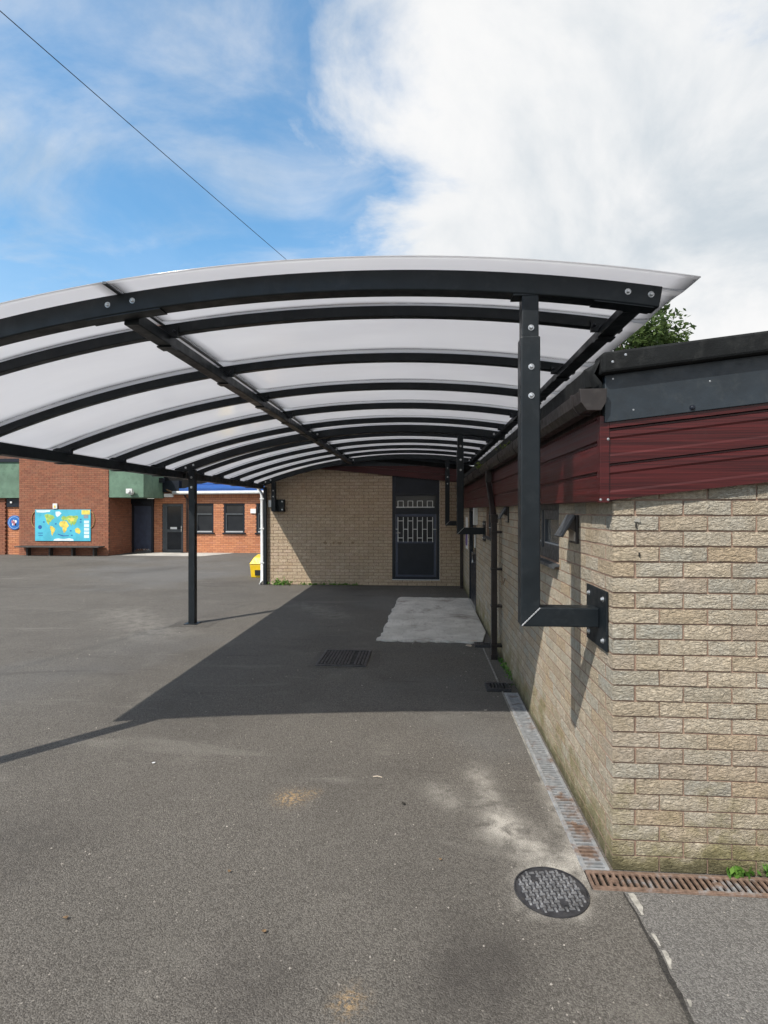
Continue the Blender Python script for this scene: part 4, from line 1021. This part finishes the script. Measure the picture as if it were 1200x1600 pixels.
def map_board():
    x0, x1, z0, z1 = -14.93, -12.70, .56, 1.77; y = YA - .03
    e = empty('map_board', ((x0 + x1) / 2, YA, z0), 'turquoise world map board on the dark red brick wall', 'map')
    part('board', 'map_sea', e, (x0, x1, y, YA - .002, z0, z1))
    W, H = x1 - x0, z1 - z0
    def poly(pts, mat, name='landmass', lift=.003):
        q = [(x0 + u * W, z1 - v * H) for u, v in pts]; B().prism(q, 'y', y - lift, y - .0005).build(name, mat, e)
    poly([(0.17, .17), (.22, .14), (.27, .16), (.33, .19), (.355, .26), (.33, .30), (.30, .33), (.29, .38), (.26, .41), (.255, .47), (.275, .50), (.25, .49), (.225, .44), (.205, .38), (.20, .30), (.185, .25)], 'map_green')
    poly([(.275, .52), (.31, .53), (.36, .60), (.365, .65), (.345, .72), (.325, .77), (.315, .84), (.295, .78), (.29, .68), (.27, .60)], 'map_yellow')
    poly([(.37, .07), (.44, .06), (.48, .12), (.44, .20), (.40, .24), (.375, .18)], 'map_white')
    poly([(.475, .28), (.49, .22), (.53, .20), (.56, .25), (.58, .33), (.545, .35), (.50, .35)], 'map_green')
    poly([(.455, .38), (.52, .36), (.57, .38), (.60, .47), (.615, .52), (.575, .58), (.57, .66), (.545, .72), (.52, .74), (.50, .65), (.50, .57), (.455, .54), (.435, .46)], 'map_yellow')
    poly([(.555, .23), (.62, .19), (.70, .20), (.77, .19), (.78, .26), (.755, .33), (.745, .40), (.72, .47), (.695, .50), (.68, .44), (.655, .52), (.635, .45), (.60, .41), (.58, .34)], 'map_green')
    poly([(.60, .27), (.66, .25), (.72, .28), (.70, .36), (.645, .38)], 'map_yellow', lift=.0045)
    poly([(.72, .62), (.76, .58), (.80, .60), (.825, .70), (.80, .78), (.755, .74), (.73, .72)], 'map_yellow')
    poly([(.35, .94), (.42, .92), (.52, .935), (.62, .91), (.69, .94), (.70, .995), (.33, .995)], 'map_white', 'polar_strip')
    poly([(.02, .02), (.16, .02), (.28, .02), (.27, .07), (.15, .10), (.03, .09)], 'map_white', 'title_strip')
    poly([(.84, .02), (.99, .02), (.99, .16), (.84, .16)], 'map_yellow', 'legend')
    poly([(.88, .17), (.96, .17), (.96, .28), (.88, .28)], 'map_grey', 'legend')
    for i in range(5): poly([(.885, .35 + i * .115), (.975, .35 + i * .115), (.975, .44 + i * .115), (.885, .44 + i * .115)], 'map_white', 'legend_row')
    poly([(.09 + .035 * cos(t), .56 + .065 * sin(t)) for t in [2 * pi * i / 12 for i in range(12)]], 'map_blue', 'compass')
    for v in (.74, .81): poly([(.06, v), (.14, v), (.14, v + .022), (.06, v + .022)], 'map_blue', 'scale_bar')
    poly([(.41, .77), (.45, .79), (.52, .825), (.61, .82), (.61, .84), (.50, .85), (.42, .80)], 'map_blue', 'ship_route')
    for u, v in ((.145, .38), (.36, .44), (.63, .66), (.81, .30), (.81, .38), (.65, .80)): poly([(u, v), (u + .03, v), (u + .03, v + .03), (u, v + .035)], 'map_blue', 'picture')
    for s, cx in ((-1, x0), (1, x1)):
        q = [(cx + s * .15 * cos(t), YA - .02, 1.38 + .30 * sin(t)) for t in [-pi / 2 + pi * i / 14 for i in range(15)]]
        B().tube(q, .014, 6).build('hoop', 'rope_gold', e)
map_board()
o = part('bracket_light', 'white_sign', None, (-14.2, -14.03, YA - .06, YA - .002, 1.80, 2.0), bevel=.006); tag(o, 'small cream box light above the world map', 'light'); part('lens', 'map_yellow', o, (-14.15, -14.08, YA - .066, YA - .0605, 1.84, 1.93))
def roundel():
    c = (-16.0, 1.26); y = YA + .285; n = 32
    e = empty('roundel_sign', (c[0], YA + .30, c[1]), 'round blue crest sign on the orange brick strip', 'sign')
    def disc(r, a, b, mat, nm): B().prism([(c[0] + r * cos(2 * pi * i / n), c[1] + r * sin(2 * pi * i / n)) for i in range(n)], 'y', a, b).build(nm, mat, e)
    disc(.28, y - .02, YA + .299, 'sign_blue', 'disc'); disc(.24, y - .023, y - .0205, 'sign_ring', 'ring'); disc(.215, y - .026, y - .0235, 'sign_blue', 'field')
    for dx, dz, sx, sz, mt in ((-.07, .03, .05, .07, 'sign_pink'), (.06, .04, .05, .06, 'white_sign'), (0, -.03, .05, .09, 'sign_pink'), (-.03, .08, .04, .03, 'white_sign'), (.05, -.08, .035, .05, 'navy'), (-.06, -.07, .03, .05, 'white_sign')):
        B().prism([(c[0] + dx + sx * cos(t), c[1] + dz + sz * sin(t)) for t in [2 * pi * i / 7 + dx * 20 for i in range(7)]], 'y', y - .029, y - .0265).build('emblem', mt, e)
roundel()
def bench():
    x0, x1 = -15.45, -12.12
    e = empty('bench', (-13.8, YA - .25, 0), 'long low dark timber bench below the world map', 'bench')
    for k in range(3): part('plank', 'bench_wood', e, (x0, x1, YA - .46 + k * .145, YA - .46 + k * .145 + .13, .33, .375), bevel=.006)
    for x in (-15.1, -14.2, -13.3, -12.45): part('leg', 'bench_wood', e, (x - .03, x + .03, YA - .25, YA - .06, 0, .329))
bench()
def grit_bin():
    x0, x1, y0, y1 = -4.46, -3.80, 13.95, 14.5
    e = empty('grit_bin', ((x0 + x1) / 2, (y0 + y1) / 2, 0), 'yellow plastic grit bin beside the end wall', 'bin')
    m = B(); m.hexa([(x0 + .03, y0 + .03, .0), (x1 - .03, y0 + .03, 0), (x1 - .03, y1 - .03, 0), (x0 + .03, y1 - .03, 0), (x0, y0, .34), (x1, y0, .34), (x1, y1, .34), (x0, y1, .34)]); m.build('body', 'yellow_bin', e, .02)
    m = B(); m.hexa([(x0 - .015, y0 - .02, .345), (x1 + .015, y0 - .02, .345), (x1 + .015, y1 + .02, .345), (x0 - .015, y1 + .02, .345), (x0 + .10, y0 + .08, .53), (x1 - .10, y0 + .08, .53), (x1 - .05, y1, .57), (x0 + .05, y1, .57)]); m.build('lid', 'yellow_bin', e, .02)
    part('recess_shade', 'near_black', e, (x0 + .14, x1 - .2, y0 + .0, y0 + .022, .06, .20))  # dark box on the front, painting the shade of a recess
grit_bin()

# ------------------------------------------------------------------ vegetation
def leafq(m, c, size, d=None):
    a = Vector((random.gauss(0, 1), random.gauss(0, 1), random.gauss(0, .7))).normalized(); b = a.orthogonal().normalized(); b.rotate(Matrix.Rotation(random.uniform(0, 6.28), 3, a))
    if d is not None: a = (Vector(d) + a * .35).normalized(); b = a.orthogonal().normalized(); b.rotate(Matrix.Rotation(random.uniform(0, 6.28), 3, a))
    c = Vector(c); m.add([c - a * size, c + b * size * .42, c + a * size, c - b * size * .42], [(0, 1, 2, 3)])
def tree(x, y, h, rx, label, nl=9000, seed=1, leaf=.13):
    rr = random.Random(seed); random.seed(seed)
    e = empty('tree', (x, y, 0), label, 'tree', None)
    t = B(); t.tube([(x, y, 0), (x + .1, y, h * .3), (x - .1, y + .1, h * .55), (x, y, h * .8)], [.26, .2, .14, .05], 9)
    tips = []
    for i in range(16):
        z = h * rr.uniform(.32, .75); a = rr.uniform(0, 6.28); L = rx * rr.uniform(.6, 1.0) * (1.15 - .5 * z / h)
        p1 = (x + cos(a) * L * .55, y + sin(a) * L * .55, z + L * .35); p2 = (x + cos(a) * L, y + sin(a) * L, z + L * rr.uniform(.4, .75))
        t.tube([(x, y, z), p1, p2], [.09, .05, .015], 6); tips += [p1, p2]
    t.build('trunk', 'timber', e)
    cl = [(Vector(p), rr.uniform(.45, .95)) for p in tips]
    for i in range(34):
        a, b = rr.uniform(0, 6.28), rr.uniform(-1, 1); q = rr.uniform(.55, 1) ** .5
        cl.append((Vector((x + rx * q * cos(a) * sqrt(1 - b * b), y + rx * q * sin(a) * sqrt(1 - b * b), h * .68 + h * .31 * b * q)), rr.uniform(.4, .9)))
    m = B()
    for i in range(nl):
        c, s = rr.choice(cl); v = Vector((rr.gauss(0, 1), rr.gauss(0, 1), rr.gauss(0, .75)))
        v = v.normalized() * s * rr.uniform(.2, 1) ** .6; leafq(m, c + v, leaf * rr.uniform(.6, 1.2))
    m.build('crown', 'leaf_tree', e, rnd=True)
tree(7.9, 22.5, 11.1, 2.0, 'green leafy tree rising behind the roof of the right building', 12000, 4)
random.seed(11)
def weed(name, label, cx, cy, cz, spread, n, size, mat='leaf_weed', h=.05, cat='weed', sx=1., sy=1.):
    m = B()
    for i in range(n):
        x = cx + random.gauss(0, spread) * sx; y = cy + random.gauss(0, spread) * sy; z = cz + abs(random.gauss(0, h)) + size * .3
        leafq(m, (x, y, z), size * random.uniform(.5, 1.2), (random.gauss(0, .6), random.gauss(0, .6), .8))
    o = m.build(name, mat, None, rnd=True); return tag(o, label, cat)
weed('weed_clump', 'bright green weed growing between the rusty drain and front wall', 1.50, 2.728, .008, .028, 60, .022, sy=.25, h=.018)
weed('weed_clump', 'green weed at the right edge of the rusty drain', 1.665, 2.73, .01, .025, 45, .022, sy=.25, h=.035)
weed('weed_clump', 'green weeds at the foot of the end wall beside the white pipe', -3.30, 12.66, .0, .13, 170, .04, sy=.3, h=.05)
for i, x in enumerate((-2.75, -2.55, -2.3, -2.05, -1.8, -1.55)):
    weed('weed_clump', ['low weed tuft in the sunlit foot of the end wall', 'second low weed tuft along the end wall from the left', 'third low weed tuft along the end wall from the left', 'fourth low weed tuft along the end wall from the left', 'fifth low weed tuft along the end wall from the left', 'low weed tuft along the end wall nearest the barred door'][i], x, 12.70, .0, .06, 40, .028, sy=.3, h=.02)
weed('moss_clump', 'moss tuft growing in the brown gutter near the first bracket post', .80, 5.1, 2.30, .05, 60, .02, 'moss', .02, 'moss', sy=5)
weed('moss_clump', 'moss tuft growing in the brown gutter above the downpipe', .80, 7.3, 2.30, .05, 90, .03, 'moss', .03, 'moss', sy=4)
weed('weed_clump', 'green weeds between drain cover and wall by the downpipe', .905, 6.0, .0, .02, 90, .025, sy=9, h=.03)['kind'] = 'stuff'

# ------------------------------------------------------------------ overhead cable and its pole
po = B(); po.tube([(-3.75, 20, 0), (-3.75, 20, 9.95)], [.14, .09], 10); P = empty('telegraph_pole', (-3.75, 20, 0), 'timber telegraph pole carrying the overhead cable behind the canopy', 'pole')
po.build('shaft', 'timber', P); part('bracket', 'iron', P, (-3.86, -3.64, 19.86, 19.92, 9.75, 9.85))
def cable():
    a = Vector((-3.75, 19.85, 9.85)); b = a + (Vector((-7.26, 9.0, 10.45)) - a) * 2.2; pts = []
    for i in range(61):
        t = i / 60; p = a.lerp(b, t); p.z -= .10 * 4 * t * (1 - t); pts.append(p)
    pts[0] = a
    o = B().tube(pts, .0085, 6).build('overhead_cable', 'rubber_cable', smooth=True); tag(o, 'thin black overhead cable crossing the blue sky', 'cable')
cable()

# ------------------------------------------------------------------ litter
def scrap(name, label, cat, x, y, s, mat, n=6, z=.008):
    pts = [(x + s * cos(t) * random.uniform(.5, 1.1), y + s * .8 * sin(t) * random.uniform(.5, 1.1)) for t in [2 * pi * i / n for i in range(n)]]
    m = B(); vs = [(px, py, z + random.uniform(0, s * .3)) for px, py in pts]; k = len(vs); vs += [(a, b, c + .002) for a, b, c in vs]
    m.add(vs, [tuple(range(k))[::-1], tuple(range(k, 2 * k))] + [(i, (i + 1) % k, k + (i + 1) % k, k + i) for i in range(k)])
    return tag(m.build(name, mat), label, cat)
def gp(px, py):
    d = 1.75 * 860 / (py - 797); xr = (px - 600) / 860 * d; a = R(4); return xr * cos(a) - d * sin(a), xr * sin(a) + d * cos(a)
for nm, lb, ct, px, py, s, mt in (('paper_scrap', 'small white paper scrap on the sunlit tarmac at left', 'litter', 240, 1194, .020, 'paper'), ('pebble', 'dark pebble on the tarmac near the middle foreground', 'pebble', 630, 1258, .016, 'soil_shade'),
        ('dry_leaf', 'brown dry leaf on the tarmac at lower left', 'leaf', 103, 1437, .014, 'leaf_brown'), ('dry_leaf', 'small dark dry leaf in the left foreground tarmac', 'leaf', 358, 1364, .012, 'leaf_brown'), ('dry_leaf', 'tiny dark leaf left of the lower ochre stain', 'leaf', 413, 1459, .012, 'leaf_brown'),
        ('dry_leaf', 'small reddish leaf on the tarmac left of the pale stain', 'leaf', 688, 1345, .010, 'leaf_brown'), ('cardboard_scrap', 'pale scrap lying at the slab edge by the gully', 'litter', 739, 1004, .06, 'leaf_pale'), ('cardboard_scrap', 'flat brown scrap on tarmac just before the slab', 'litter', 733, 1011, .055, 'leaf_pale'),
        ('pebble', 'small white pebble near the shadow edge by the side drain', 'pebble', 759, 1111, .018, 'stone')):
    x, y = gp(px, py); scrap(nm, lb, ct, x, y, s, mt)
x, y = gp(590, 1215); B().tube([(x - .03, y, .006), (x, y + .004, .008), (x + .03, y - .006, .006)], .003, 5).build('twig', 'leaf_pale'); tag(bpy.data.objects['twig'], 'short pale twig on the tarmac', 'twig')
m = B()
for i in range(230):
    y = 1.6 + random.random() ** 1.5 * 9; x = random.uniform(-.75 * y, .75) if random.random() < .75 else random.uniform(.3, .76)
    if abs(x - .588) < .18 and abs(y - 2.57) < .18: continue
    s = random.uniform(.0025, .006) * (1 + .12 * y)
    vs = [(x + s * cos(t) * random.uniform(.6, 1.1), y + s * sin(t) * random.uniform(.6, 1.1), .0005) for t in (0, 1.57, 3.14, 4.71)] + [(x, y, s * .9)]
    m.add(vs, [(0, 1, 4), (1, 2, 4), (2, 3, 4), (3, 0, 4), (3, 2, 1, 0)])
tag(m.build('grit', 'stone'), 'loose pale grit scattered over the tarmac', 'grit', None, 'stuff')

fix_parents()
